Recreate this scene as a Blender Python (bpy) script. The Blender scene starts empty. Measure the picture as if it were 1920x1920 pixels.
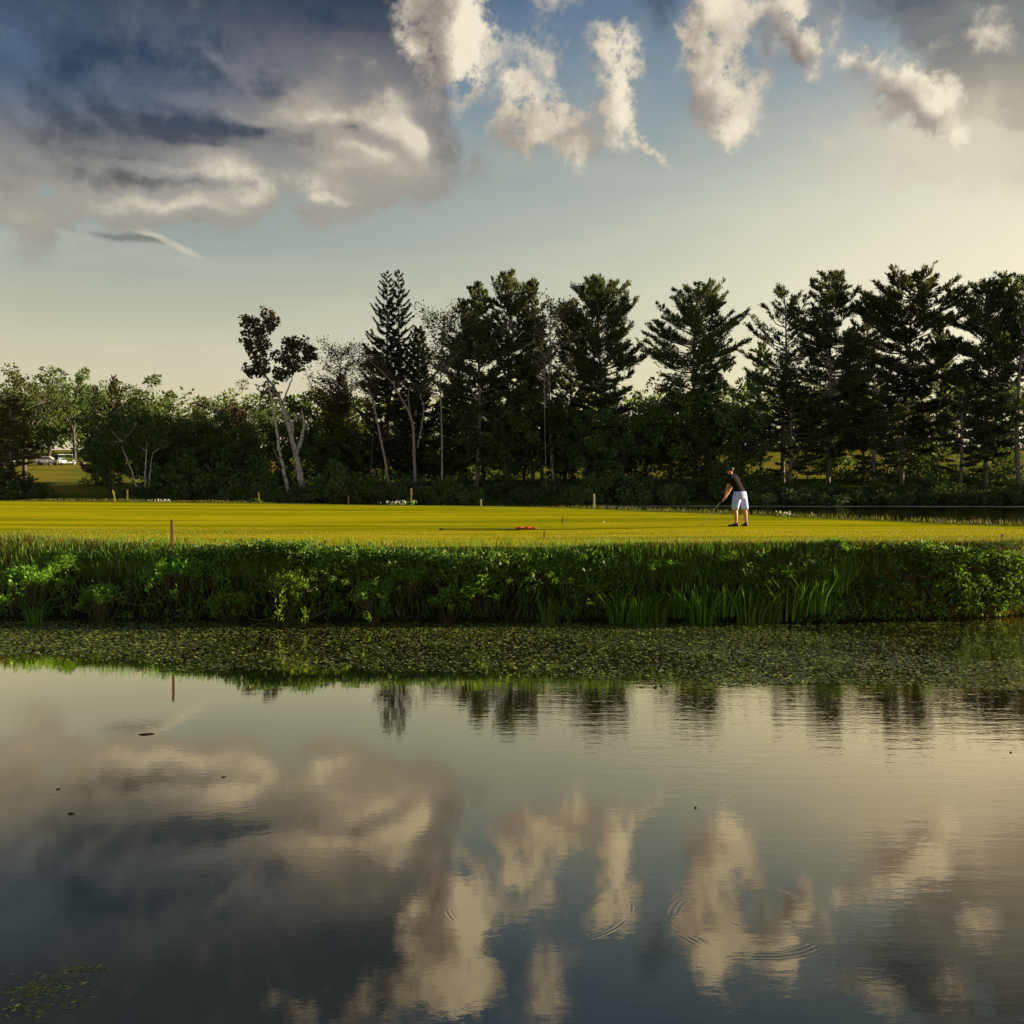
import bpy, math, random
import numpy as np
from mathutils import Vector, Matrix
rng = np.random.default_rng(11)
random.seed(5)
scene = bpy.context.scene
COL = scene.collection
R = math.radians

# ---------------- camera ----------------
FPX, PITCH, CAMH = 1844.0, 1.65, 2.5            # focal length in photo pixels, tilt in degrees, height above the pond
cam_d = bpy.data.cameras.new("camera"); cam = bpy.data.objects.new("camera", cam_d); COL.objects.link(cam)
cam_d.sensor_width = 36; cam_d.lens = 36 * FPX / 1920
cam_d.clip_start = 0.1; cam_d.clip_end = 6000
cam.location = (0, 0, CAMH); cam.rotation_euler = (R(90 - PITCH), 0, 0)
scene.camera = cam

# ---------------- view ----------------
EXPOSURE = 1.75
scene.view_settings.view_transform = 'Standard'; scene.view_settings.look = 'None'
scene.view_settings.exposure = EXPOSURE; scene.view_settings.gamma = 1
scene.view_settings.use_curve_mapping = False
scene.cycles.max_bounces = 6; scene.cycles.transparent_max_bounces = 6
scene.cycles.sample_clamp_indirect = 6

# ---------------- node helper ----------------
class NT:
    def __init__(self, tree): self.t = tree
    def n(self, kind, **kw):
        nd = self.t.nodes.new(kind)
        for k, v in kw.items(): setattr(nd, k, v)
        return nd
    def put(self, sock, v):
        if isinstance(v, bpy.types.NodeSocket): self.t.links.new(v, sock)
        elif v is not None:
            if isinstance(v, (tuple, list)) and sock.type == 'RGBA' and len(v) == 3: v = (*v, 1)
            sock.default_value = v
    def m(self, op, a, b=None, c=None, clamp=False):
        nd = self.n('ShaderNodeMath', operation=op, use_clamp=clamp)
        for i, v in enumerate((a, b, c)):
            if v is not None: self.put(nd.inputs[i], v)
        return nd.outputs[0]
    def vm(self, op, a, b=None, s=None):
        nd = self.n('ShaderNodeVectorMath', operation=op)
        self.put(nd.inputs[0], a)
        if b is not None: self.put(nd.inputs[1], b)
        if s is not None: self.put(nd.inputs['Scale'], s)
        return nd.outputs['Value'] if op in ('LENGTH', 'DOT_PRODUCT') else nd.outputs[0]
    def mix(self, f, a, b, blend='MIX'):
        nd = self.n('ShaderNodeMix', data_type='RGBA', blend_type=blend)
        self.put(nd.inputs[0], f); self.put(nd.inputs[6], a); self.put(nd.inputs[7], b)
        return nd.outputs[2]
    def sm(self, v, lo, hi, a=0.0, b=1.0):
        nd = self.n('ShaderNodeMapRange', interpolation_type='SMOOTHSTEP')
        self.put(nd.inputs[0], v); self.put(nd.inputs[1], lo); self.put(nd.inputs[2], hi)
        self.put(nd.inputs[3], a); self.put(nd.inputs[4], b)
        return nd.outputs[0]
    def noise(self, vec, scale, detail=4, rough=.5, dist=0.0, out='Fac'):
        nd = self.n('ShaderNodeTexNoise'); nd.noise_dimensions = '3D'
        if vec is not None: self.put(nd.inputs['Vector'], vec)
        nd.inputs['Scale'].default_value = scale; nd.inputs['Detail'].default_value = detail
        nd.inputs['Roughness'].default_value = rough; nd.inputs['Distortion'].default_value = dist
        return nd.outputs[out]
    def ramp(self, f, stops):
        nd = self.n('ShaderNodeValToRGB'); cr = nd.color_ramp
        while len(cr.elements) < len(stops): cr.elements.new(0.5)
        for e, (p, c) in zip(cr.elements, stops): e.position = p; e.color = (*c, 1)
        self.put(nd.inputs[0], f); return nd.outputs[0]

def px_dir(px, py):
    v = Vector(((px - 960) / FPX, 1.0, (960 - py) / FPX)); p = R(-PITCH)
    return Vector((v.x, v.y * math.cos(p) - v.z * math.sin(p), v.y * math.sin(p) + v.z * math.cos(p))).normalized()
def ae(px, py):
    d = px_dir(px, py); return math.degrees(math.atan2(d.x, d.y)), math.degrees(math.asin(d.z))
DPP = math.degrees(1 / FPX)

# ---------------- sun ----------------
SUN_AZ, SUN_EL = 79.0, 11.0                      # azimuth to the right of the view, elevation
sun_d = bpy.data.lights.new("sun", 'SUN'); sun = bpy.data.objects.new("sun", sun_d); COL.objects.link(sun)
sun_d.energy = 5.0; sun_d.angle = R(0.5); sun_d.color = (1.0, 0.80, 0.52)
sd = Vector((math.sin(R(SUN_AZ)) * math.cos(R(SUN_EL)), math.cos(R(SUN_AZ)) * math.cos(R(SUN_EL)), math.sin(R(SUN_EL))))
sun.rotation_euler = sd.to_track_quat('Z', 'Y').to_euler()
sun.location = sd * 300

# ---------------- sky ----------------
W = bpy.data.worlds.new("World"); scene.world = W; W.use_nodes = True
W.node_tree.nodes.clear(); g = NT(W.node_tree)

# photo-pixel centre, radii, tilt (degrees counter-clockwise), strength
PUFF = [(855,20,72,84,0,1.2),(872,120,44,70,0,1.1),(815,-20,66,66,0,.9),(828,80,62,80,0,1.0),(885,-60,50,50,0,.9),
 (1004,84,44,20,-32,.95),(965,135,34,56,12,.9),(995,195,54,50,0,1.1),(965,245,40,30,0,.6),(1062,222,60,46,0,1.1),(1010,262,90,40,0,.8),(1105,280,76,34,0,.55),(1035,120,26,40,-30,.5),
 (1138,52,46,26,-6,1),(1155,100,38,50,0,1.0),(1168,160,32,62,0,1.1),(1165,215,34,50,0,1),(1178,262,34,36,0,.7),(1222,308,48,10,-46,1.1),(1110,110,24,40,0,.4),
 (1378,-20,62,50,30,1),(1345,45,48,60,40,1),(1335,110,48,66,0,1.1),(1365,175,50,50,0,1),(1400,215,36,46,-10,1.15),(1345,222,52,34,-30,.8),(1375,258,50,20,-20,.5),(1285,70,22,52,-30,.45),
 (1440,20,56,30,0,.9),(1502,40,26,60,12,1.0),(1512,98,22,34,35,.95),(1425,95,28,34,0,.65),(1500,-30,46,40,0,.8),(1480,95,40,40,0,.7),
 (1618,98,36,18,-6,.95),(1598,128,30,26,0,.55),(1680,132,32,28,0,1.15),(1660,175,50,38,0,1.0),(1722,160,46,30,-20,1.1),(1770,200,46,30,-40,1.1),(1800,235,36,16,-30,.8),(1740,222,86,26,-10,.8),
 (1565,60,12,36,-15,.65),(1572,290,18,26,-10,.5),(1490,252,18,18,0,.45),(1868,55,42,34,0,1.2),(1760,78,22,18,0,.5),(1700,296,80,22,-14,.6),(1760,310,60,10,-16,.5),(1660,-70,60,30,10,.8),(1810,-65,40,22,10,.8),
 (1028,-85,50,66,0,1.0),(700,-105,110,50,0,.8),(860,288,40,8,-60,.55),(1012,2,24,34,0,.45),(520,-95,60,30,20,.6)]
PLIT = [(625,128,120,30,-18,.75),(695,172,95,40,-42,.7),(742,235,56,34,-50,.6),(640,215,90,40,-20,.35),(772,270,34,22,-50,1.6),(590,225,110,24,-8,.8),(700,250,70,30,-20,.8),(690,302,130,26,-8,1.3),(640,330,90,16,0,.5),
 (460,325,120,34,0,1.3),(500,372,130,24,2,.9),(330,322,120,18,-6,.7),(330,388,130,18,-3,1.0),(160,382,140,18,3,1.0),(560,350,90,22,0,.6),(408,112,50,12,-38,.7),(420,200,120,12,-12,.5),(30,175,60,18,-50,.5),(20,70,50,60,0,.5),(620,15,110,14,0,.5),(400,25,60,12,-30,.4),(600,382,70,7,0,.6),(180,215,60,14,-30,.35)]
MASS = [(130,130,360,130,0,1.3),(430,120,320,120,0,1.5),(620,160,170,110,-14,1.2),(665,215,96,84,-30,1.1),(640,50,170,80,-8,1.1),(60,280,300,120,0,1.2),(380,270,380,90,0,1.4),(600,285,220,66,-6,1.1),
 (330,350,420,60,0,1.0),(160,375,340,28,3,.7),(500,375,180,26,3,.7),(-200,180,240,200,0,1.2),(300,-70,520,120,0,1.1),(1250,20,80,50,-40,.7),(650,120,160,90,0,1.0),(560,60,140,60,0,.8),(500,320,160,50,0,.9),(60,120,120,80,0,.8),(730,40,40,50,0,.3)]
DARK = [(260,95,200,50,-4,1.0),(480,118,190,42,-14,1.4),(100,120,120,40,16,.9),(650,45,150,34,-14,1.0),(600,80,90,30,-20,.5),(130,240,160,40,0,.9),(310,228,250,30,-6,1.1),(530,258,200,24,-10,1.2),(320,344,240,15,-3,1.3),(100,330,160,16,0,.7),(662,252,40,20,0,1.3),(700,284,60,12,-20,.8),(480,290,160,10,-6,.5),(60,30,40,60,30,.4),(240,300,200,12,0,.5)]
SHAD = [(815,95,44,80,-10,.5),(835,160,40,40,0,.45),(775,30,36,60,0,.3),(1108,112,22,46,0,.5),(1060,240,46,26,0,.6),(990,205,36,26,0,.5),(1110,292,90,22,0,.5),(1305,60,26,80,25,.8),(1305,140,24,50,0,.6),(1345,215,44,26,0,.5),(1460,78,34,46,40,1.3),(1485,112,26,26,30,.9),
 (1685,185,46,22,-20,.9),(1730,235,80,18,-10,.7),(1598,132,26,20,0,.8),(930,250,40,24,0,.5),(1275,15,40,50,0,.6),(840,15,30,40,0,.3)]
RGHT = [(1865,60,120,90,-10,1.2),(1780,-10,130,50,0,1.0),(1900,160,110,60,-8,1.1),(1890,222,100,26,-6,.9),(1690,-55,190,40,15,.9),(2050,60,200,220,0,1.0),(1850,120,80,50,0,.6)]
STRK = [(235,448,78,8,0,1.0),(300,452,60,7,-8,.6)]

def density_group(name, blobs, soft=True, k=None):
    """a node group: direction in degrees (azimuth, elevation) -> summed soft ellipses"""
    gt = bpy.data.node_groups.new(name, 'ShaderNodeTree')
    gt.interface.new_socket('P', in_out='INPUT', socket_type='NodeSocketVector')
    gt.interface.new_socket('D', in_out='OUTPUT', socket_type='NodeSocketFloat')
    q = NT(gt); gi = q.n('NodeGroupInput'); go = q.n('NodeGroupOutput'); acc = None
    for (px, py, rx, ry, rot, s) in blobs:
        a, e = ae(px, py)
        mp = q.n('ShaderNodeMapping', vector_type='TEXTURE')
        mp.inputs['Location'].default_value = (a, e, 0); mp.inputs['Rotation'].default_value = (0, 0, R(rot))
        k_ = k or (1.5 if soft else 1.7)
        mp.inputs['Scale'].default_value = (rx * DPP * k_, ry * DPP * k_, 1)
        q.put(mp.inputs[0], gi.outputs[0])
        gr = q.n('ShaderNodeTexGradient', gradient_type='SPHERICAL' if soft else 'QUADRATIC_SPHERE')
        q.put(gr.inputs[0], mp.outputs[0])
        acc = q.m('MULTIPLY', gr.outputs['Fac'], s) if acc is None else q.m('MULTIPLY_ADD', gr.outputs['Fac'], s, acc)
    q.put(go.inputs[0], acc)
    return gt

tc = g.n('ShaderNodeTexCoord'); D = g.vm('NORMALIZE', tc.outputs['Generated'])
sx = g.n('ShaderNodeSeparateXYZ'); g.put(sx.inputs[0], D)
AZ = g.m('MULTIPLY', g.m('ARCTAN2', sx.outputs[0], sx.outputs[1]), 57.29578)
EL = g.m('MULTIPLY', g.m('ARCSINE', sx.outputs[2]), 57.29578)
cmb = g.n('ShaderNodeCombineXYZ'); g.put(cmb.inputs[0], AZ); g.put(cmb.inputs[1], EL); P = cmb.outputs[0]

def warp(vec, scale, amp, detail=5, rough=.55):
    c = g.noise(D, scale, detail, rough, out='Color')
    return g.vm('ADD', vec, g.vm('SCALE', g.vm('SUBTRACT', c, (.5, .5, .5)), s=amp))
Pw = warp(warp(P, 8, 2.4, 2, .5), 26.0, 3.6, 6, .66)
Pm = warp(warp(P, 7, 2.6, 2, .5), 18, 2.2, 5, .6)
Ps = warp(P, 7.0, 4.5, 5, .6)
def grp(tree, vec):
    nd = g.n('ShaderNodeGroup'); nd.node_tree = tree; g.put(nd.inputs[0], vec); return nd.outputs[0]

fine = g.noise(D, 26, 8, .62)
big = g.noise(g.vm('MULTIPLY', D, (1, 1, 2.2)), 3.2, 7, .58)
# clear-sky gradient, warmer and brighter to the right, where the sun is, and low down
e01 = g.m('DIVIDE', g.m('ADD', EL, 4.0), 60.0, clamp=True)
def pos(e): return (e + 4) / 60
warm = g.ramp(e01, [(pos(-4),(.60,.53,.32)),(pos(1),(.86,.76,.46)),(pos(6),(.84,.79,.52)),(pos(11),(.76,.75,.55)),(pos(15),(.62,.63,.52)),(pos(19),(.37,.42,.42)),(pos(24),(.205,.27,.325)),(pos(29),(.070,.125,.20)),(pos(55),(.05,.10,.20))])
cool = g.ramp(e01, [(pos(-4),(.42,.37,.24)),(pos(2),(.78,.69,.47)),(pos(6),(.70,.645,.46)),(pos(10),(.49,.50,.40)),(pos(13.5),(.32,.37,.35)),(pos(18),(.26,.32,.31)),(pos(22),(.13,.22,.33)),(pos(27),(.055,.12,.28)),(pos(55),(.035,.08,.2))])
side = g.sm(AZ, -26, 30)
base = g.mix(side, cool, warm)
glow = g.vm('LENGTH', g.vm('MULTIPLY', g.vm('SUBTRACT', P, (44, 9, 0)), (1/34, 1/15, 0)))
base = g.mix(g.sm(glow, 1.3, 0.15, 0, .97), base, (1.08, .96, .70))
ns = g.n('ShaderNodeTexSky'); ns.sky_type = 'NISHITA'; ns.sun_disc = False
ns.sun_elevation = R(SUN_EL); ns.sun_rotation = R(SUN_AZ); ns.altitude = 100; ns.air_density = 1.2; ns.dust_density = 2
nis = g.mix(1.0, ns.outputs[0], (.16, .15, .13), 'MULTIPLY')
base = g.mix(g.sm(EL, 16, 26, .22, .08), base, nis)
base = g.mix(g.m('MULTIPLY', g.sm(g.noise(g.vm('MULTIPLY', D, (1, 1, 5)), 3.5, 5, .55), .45, .75, 0, .22), g.sm(EL, 22, 13)), base, (.80, .74, .60))
# general broken cloud everywhere outside the part the lens sees closely
out_el = g.sm(EL, 31, 38); out_az = g.sm(g.m('ABSOLUTE', AZ), 32, 44)
outside = g.m('MAXIMUM', out_el, g.m('MULTIPLY', out_az, g.sm(EL, 8, 16)))
genc = g.m('MULTIPLY', g.sm(big, .46, .62), outside)
gcol = g.mix(g.sm(fine, .35, .65), (.20, .21, .24), (.62, .57, .47))
sky = g.mix(genc, base, gcol)
# left cloud bank: one soft mass, its folds light and dark
streak = g.noise(g.vm('ADD', g.vm('MULTIPLY', D, (1, 1, 3.6)), g.vm('SCALE', g.noise(D, 6, 3, .5, out='Color'), s=.12)), 7, 7, .6)
dm = g.m('MULTIPLY_ADD', g.m('SUBTRACT', g.noise(D, 12, 7, .62), .5), .6, grp(density_group('left_bank', MASS), Ps))
core = grp(density_group('bank_core', [(180,110,640,230,0,2.2),(520,190,280,150,-14,2.2),(330,290,330,90,0,1.5)], True, 1.0), warp(P, 5, 1.2, 3, .5))
dm = g.m('MAXIMUM', dm, core)
dk = g.m('MULTIPLY', grp(density_group('dark_folds', DARK, False), Ps), 1.0)
lt = g.m('MULTIPLY', grp(density_group('lit_folds', PLIT, False), Pm), 1.05)
L = g.m('MULTIPLY_ADD', g.m('SUBTRACT', streak, .5), 1.0, g.m('SUBTRACT', lt, g.m('MULTIPLY', dk, .75)))
L = g.m('MULTIPLY_ADD', g.m('SUBTRACT', fine, .5), .5, L)
cdark = g.mix(g.sm(EL, 13, 21), (.16, .145, .125), (.030, .052, .092))
cmid = g.mix(g.sm(EL, 14, 21), (.36, .345, .30), g.mix(g.sm(AZ, -27, -8), (.075, .115, .19), (.225, .22, .225)))
clit = g.mix(g.sm(AZ, -26, -12), g.mix(g.sm(EL, 15, 20), (.55, .52, .43), (.22, .30, .40)), (.78, .70, .54))
tip = grp(density_group('bank_tip', [(640,235,150,90,-14,1.0),(560,300,220,60,0,.8)], True), Ps); cmid = g.mix(g.sm(tip, .0, .7, 0, .9), cmid, (.37, .335, .29))
cmid = g.mix(g.sm(EL, 21, 26), cmid, (.034, .050, .082)); clit = g.mix(g.sm(EL, 23.5, 27), clit, (.16, .15, .145))
mcol = g.mix(g.sm(L, -.75, .12), cdark, cmid); mcol = g.mix(g.sm(L, .08, 1.2), mcol, clit)
sky = g.mix(g.sm(dm, .08, .62, 0, .97), sky, mcol)
# grey bank at the right
rg = g.m('MULTIPLY_ADD', g.m('SUBTRACT', g.noise(D, 9, 7, .62), .5), 1.2, grp(density_group('right_bank', RGHT), Ps))
rcol = g.mix(g.sm(EL, 18.5, 23), (.42, .37, .29), (.12, .14, .16)); rcol = g.mix(g.sm(EL, 23.2, 26), rcol, (.030, .040, .060)); rcol = g.mix(g.sm(streak, .35, .7, 0, .5), rcol, (.34, .33, .30))
sky = g.mix(g.sm(rg, .12, .85, 0, .93), sky, rcol)
veil = g.m('MULTIPLY_ADD', g.m('SUBTRACT', fine, .5), .8, grp(density_group('veil', [(1060,280,190,60,-8,.9),(1380,250,110,70,0,.6),(1720,250,200,80,-8,1.0),(1800,330,200,60,-6,.8),(1480,60,120,80,0,.6),(700,320,160,50,0,.6),(1150,120,90,110,0,.4)], False), Ps))
sky = g.mix(g.sm(veil, -.02, .9, 0, .75), sky, g.mix(g.sm(AZ, 8, 24), (.46, .44, .38), (.70, .64, .50)))
# bright puffs, lit from the right
PT = density_group('puffs', PUFF, True, 1.62)
n1 = g.noise(D, 34, 7, .66)
def pd(vec, nz): return g.m('MULTIPLY_ADD', g.m('SUBTRACT', nz, .5), 1.1, grp(PT, vec))
d0 = pd(Pw, n1)
d1 = grp(PT, g.vm('ADD', Pm, (1.5, .5, 0)))
lit = g.m('MULTIPLY_ADD', g.m('SUBTRACT', d0, d1), .20, 0.56)
lit = g.m('MULTIPLY_ADD', g.m('SUBTRACT', fine, .5), .7, lit)
sh = g.m('MULTIPLY', grp(density_group('puff_shade', SHAD), Pm), .55)
lit = g.m('SUBTRACT', lit, sh)
pcol = g.ramp(lit, [(0.0, (.25, .22, .20)), (.33, (.42, .37, .31)), (.56, (.62, .55, .43)), (.84, (.90, .82, .64))])
sky = g.mix(g.sm(d0, .15, 1.2, 0, .97), sky, pcol)
# the small lone lens cloud: grey on its left, lit on its right
Pl = warp(P, 14, 1.2, 5, .6)
sky = g.mix(g.sm(grp(density_group('lens_dark', STRK, False), Pl), .05, .8, 0, .75), sky, (.17, .17, .155))
stk = grp(density_group('lens_lit', [(322,458,70,7,-22,1.2),(272,440,34,4,-6,.7),(290,462,70,12,-6,.35)], False), Pl)
sky = g.mix(g.sm(stk, .05, .9, 0, .6), sky, (.66, .62, .50))
bg = g.n('ShaderNodeBackground'); g.put(bg.inputs[0], sky); bg.inputs[1].default_value = 1.0
SKY_K = 1.0 / 2 ** EXPOSURE
sc_ = g.vm('SCALE', sky, s=SKY_K / 0.15); g.put(bg.inputs[0], sc_); bg.inputs[1].default_value = 0.15
wo = g.n('ShaderNodeOutputWorld'); g.put(wo.inputs[0], bg.outputs[0])
W.cycles.sampling_method = 'MANUAL'; W.cycles.sample_map_resolution = 512

# ---------------- object helpers ----------------
def tag(o, label=None, cat=None, group=None, kind=None):
    if label: o['label'] = label
    if cat: o['category'] = cat
    if group: o['group'] = group
    if kind: o['kind'] = kind
    return o
def link(name, me, mat=None, parent=None):
    o = bpy.data.objects.new(name, me); COL.objects.link(o)
    if mat is not None and me is not None and not me.materials: me.materials.append(mat)
    if parent is not None: o.parent = parent
    return o
def empty(name, loc=(0, 0, 0), rz=0.0):
    o = bpy.data.objects.new(name, None); COL.objects.link(o); o.location = loc; o.rotation_euler = (0, 0, rz)
    o.empty_display_size = .2; return o
def mesh_np(name, verts, faces_flat, loops_per_face, smooth=False):
    me = bpy.data.meshes.new(name); verts = np.asarray(verts, np.float32).reshape(-1, 3)
    f = np.asarray(faces_flat, np.int32).ravel(); k = loops_per_face; nf = len(f) // k
    me.vertices.add(len(verts)); me.vertices.foreach_set('co', verts.ravel())
    me.loops.add(len(f)); me.loops.foreach_set('vertex_index', f)
    me.polygons.add(nf); me.polygons.foreach_set('loop_start', np.arange(nf, dtype=np.int32) * k)
    try: me.polygons.foreach_set('loop_total', np.full(nf, k, np.int32))
    except Exception: pass
    if smooth: me.polygons.foreach_set('use_smooth', np.ones(nf, bool))
    me.update(calc_edges=True); me.validate(); return me
def material(name): 
    m = bpy.data.materials.new(name); m.use_nodes = True; m.node_tree.nodes.clear()
    q = NT(m.node_tree); out = q.n('ShaderNodeOutputMaterial'); return m, q, out
def lerp(a, b, t): return a + (b - a) * t
# ---------------- water ----------------
def at(px, D, z=None):
    """world point seen at photo column px at ground distance D"""
    return (px - 960) / FPX * D
def ydist(py, z):
    """distance at which a surface at height z shows at photo row py"""
    a = math.atan((py - 960) / FPX) + R(PITCH); return (CAMH - z) / math.tan(a)
m_water, q, out = material("pond_water")
geo = q.n('ShaderNodeNewGeometry'); pos_w = geo.outputs['Position']
spl = q.n('ShaderNodeSeparateXYZ'); q.put(spl.inputs[0], pos_w)
nC = q.noise(q.vm('MULTIPLY', pos_w, (1, 1.6, 1)), 9, 3, .6)
nA = q.noise(q.vm('MULTIPLY', pos_w, (.9, 4.2, 1)), 1.6, 3, .5)
nB = q.noise(q.vm('MULTIPLY', pos_w, (2.0, 6.0, 1)), 4.0, 2, .5)
calm = q.sm(q.noise(pos_w, .16, 2, .5), .42, .62)
rt = q.sm(q.m('ADD', spl.outputs[0], q.m('MULTIPLY', spl.outputs[1], -.02)), -1.5, 3.5, .12, 1.0)
near = q.sm(spl.outputs[1], 6.5, 10.5, .18, 1.0)
amp = q.m('MULTIPLY', q.m('MULTIPLY_ADD', calm, .6, .4), q.m('MULTIPLY', rt, near))
h = q.m('MULTIPLY', q.m('ADD', q.m('MULTIPLY', nA, .0042), q.m('MULTIPLY', nB, .0016)), amp)
h = q.m('MULTIPLY_ADD', nC, .00022, h)
def ring(px, py, rad, wid, wl, a):
    y = ydist(py, 0); x = at(px, y)
    d = q.vm('LENGTH', q.vm('SUBTRACT', pos_w, (x, y, 0)))
    env = q.sm(q.m('ABSOLUTE', q.m('SUBTRACT', d, rad)), wid, 0.0)
    brk = q.sm(q.noise(pos_w, 3.6, 2, .5), .50, .66)
    return q.m('MULTIPLY', q.m('MULTIPLY', q.m('SINE', q.m('MULTIPLY', d, 2 * math.pi / wl)), env), q.m('MULTIPLY', brk, a))
h = q.m('ADD', h, ring(1410, 1725, .42, .10, .035, .00022))
h = q.m('ADD', h, ring(1425, 1700, .30, .05, .028, .00018))
h = q.m('ADD', h, ring(1010, 1690, .55, .04, .03, .00012))
bm = q.n('ShaderNodeBump'); bm.inputs['Strength'].default_value = 1; bm.inputs['Distance'].default_value = 1
q.put(bm.inputs['Height'], h)
fr = q.n('ShaderNodeFresnel'); fr.inputs[0].default_value = 1.34; q.put(fr.inputs['Normal'], bm.outputs[0])
gl = q.n('ShaderNodeBsdfGlossy'); gl.inputs['Color'].default_value = (1.0, .87, .64, 1); gl.inputs['Roughness'].default_value = 0.004
q.put(gl.inputs['Normal'], bm.outputs[0])
df = q.n('ShaderNodeBsdfDiffuse'); df.inputs['Color'].default_value = (.010, .013, .012, 1)
mx = q.n('ShaderNodeMixShader'); q.put(mx.inputs[0], q.m('MULTIPLY_ADD', fr.outputs[0], 2.3, .15, clamp=True)); q.put(mx.inputs[1], df.outputs[0]); q.put(mx.inputs[2], gl.outputs[0])
q.put(out.inputs[0], mx.outputs[0])
me = mesh_np("pond", [(-400, -60, 0), (400, -60, 0), (400, 160, 0), (-400, 160, 0)], [0, 1, 2, 3], 4)
tag(link("pond", me, m_water), kind='structure', label='calm pond mirroring the evening sky')
# ---------------- land ----------------
G = 1.3                                        # height of the putting green above the pond
_ns = [(rng.uniform(-1, 1, 2) * f, rng.uniform(0, 6.28), a) for f, a in ((.12, .5), (.2, .4), (.33, .3), (.6, .2), (1.1, .12), (1.9, .08)) for _ in range(3)]
def wob(x, y, s=1.0):
    v = 0
    for k, ph, a in _ns: v = v + a * np.sin((k[0] * x + k[1] * y) * s + ph)
    return v
def shore(x):      # near waterline of the green's bank
    return np.interp(x, [-60, -30, -10, 0, 6, 8.5, 10.5, 14, 20, 27, 34, 60], [16.8, 17.3, 18.1, 17.9, 17.8, 18.2, 19.0, 20.4, 22.8, 25.2, 29, 60])
def crest(x):      # near edge of the mown grass
    return np.interp(x, [-60, -30, -11, -6.8, -4, 0, 9, 14, 20, 27, 34, 60], [22.5, 22.3, 21.6, 20.0, 19.1, 18.9, 18.9, 21.3, 24.0, 26.6, 30, 61])
def backe(x):      # far edge of the green
    return np.interp(x, [-90, -60, -35, -15.6, 0, 3.5, 5.7, 9, 11.1, 13.2, 14.5, 20, 27, 34, 60], [68, 68, 67, 60, 52, 48, 43, 37.5, 33, 29.5, 28, 27, 28, 30.5, 61.5])
def farshore(x):
    return 112 + 1.2 * np.sin(x * .09) + .5 * np.sin(x * .31 + 1)
def hgt(x, y):
    x = np.asarray(x, float); y = np.asarray(y, float)
    s, c, b, fs = shore(x), crest(x), backe(x), farshore(x)
    h = np.full(np.broadcast(x, y).shape, -0.8)
    up = np.clip((y - s) / (c - s + 1e-6), -1, 1)
    bank = np.where(up < 0, up * .8, G * (1 - (1 - np.clip(up, 0, 1)) ** 1.6))
    green = G + .018 * wob(x, y, 1.0) + .10 * np.clip((-x - 8) / 30, 0, 1) * np.clip((y - 30) / 30, 0, 1)
    fall = np.clip((y - b) / 2.2, -1, 1.8)
    inside = np.where(y < c, bank, np.where(y < b, green, green - np.clip(fall, 0, 1.8) * 1.45))
    pen = (x < 60) & (b > c)
    h = np.where(pen & (y > s - 1.0) & (y < b + 4), np.maximum(inside, -0.8), h)
    t = np.clip((y - fs) / 3.5, -1, 1)
    rise = np.interp(y, [112, 117, 124, 140, 170, 190, 240, 320, 500, 900], [0, 1.3, 2.2, 3.1, 6.2, 6.6, 9.5, 13, 20, 26])
    left = np.clip((-x - 40) / 25, 0, 1); right = np.clip((x - 15) / 30, 0, 1)
    far = np.where(y < fs, t * .8, rise + .35 * wob(x, y, .35) * np.clip((y - fs) / 20, 0, 1) + right * np.clip((y - 150) / 60, 0, 1) * 1.0)
    return np.where(y > fs - 3.5, far, h)
def H(x, y): return float(hgt(x, y))

# one terrain sheet: fine near the green, coarser with distance
xs = np.concatenate([[-900, -500, -300, -200, -140], np.linspace(-100, -46, 37), np.linspace(-45, 45, 260), np.linspace(46, 100, 37), [140, 200, 300, 500, 900]])
ys = np.concatenate([np.linspace(14, 34, 160), np.linspace(34.3, 75, 130), np.linspace(76, 106, 16), np.linspace(107, 130, 70), np.linspace(131, 260, 70), [300, 360, 450, 600, 900, 1500]])
XX, YY = np.meshgrid(xs, ys); ZZ = hgt(XX, YY)
nx, ny = len(xs), len(ys)
V = np.stack([XX, YY, ZZ], -1).reshape(-1, 3)
ii = (np.arange(ny - 1)[:, None] * nx + np.arange(nx - 1)[None]).ravel()
F = np.stack([ii, ii + 1, ii + nx + 1, ii + nx], -1)
me = mesh_np("ground", V, F, 4, True)
mown = np.clip((YY - crest(XX)) / .8, 0, 1) * np.clip((backe(XX) - 1.0 - YY) / .8, 0, 1) * (YY < 90)
lawn = np.clip((YY - np.where(XX < -42, 114, 126)) / 6, 0, 1)
at_m = me.attributes.new('mown', 'FLOAT', 'POINT'); at_m.data.foreach_set('value', mown.ravel().astype(np.float32))
collar = np.clip(1 - np.abs(YY - crest(XX) - .8) / 2.2, 0, 1) + np.clip(1 - np.abs(YY - backe(XX) + 1.5) / 2.5, 0, 1)
at_c = me.attributes.new('collar', 'FLOAT', 'POINT'); at_c.data.foreach_set('value', collar.ravel().astype(np.float32))
at_l = me.attributes.new('lawn', 'FLOAT', 'POINT'); at_l.data.foreach_set('value', lawn.ravel().astype(np.float32))
m_gr, q, out = material("turf_and_soil")
geo = q.n('ShaderNodeNewGeometry'); P_ = geo.outputs['Position']
am = q.n('ShaderNodeAttribute', attribute_name='mown'); al = q.n('ShaderNodeAttribute', attribute_name='lawn')
stripe = q.noise(q.vm('MULTIPLY', P_, (.05, .55, 1)), 1.0, 4, .55)
stripe2 = q.noise(q.vm('MULTIPLY', P_, (.25, 1.6, 1)), 1.0, 4, .6)
grain = q.noise(P_, 9, 5, .7)
c1 = q.mix(q.sm(stripe, .40, .60), (.14, .185, .004), (.40, .35, .006))
c1 = q.mix(q.sm(stripe2, .40, .62, 0, .5), c1, (.30, .265, .003))
c1 = q.mix(q.sm(grain, .3, .75, 0, .35), c1, (.13, .13, .004))
ac = q.n('ShaderNodeAttribute', attribute_name='collar')
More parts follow.
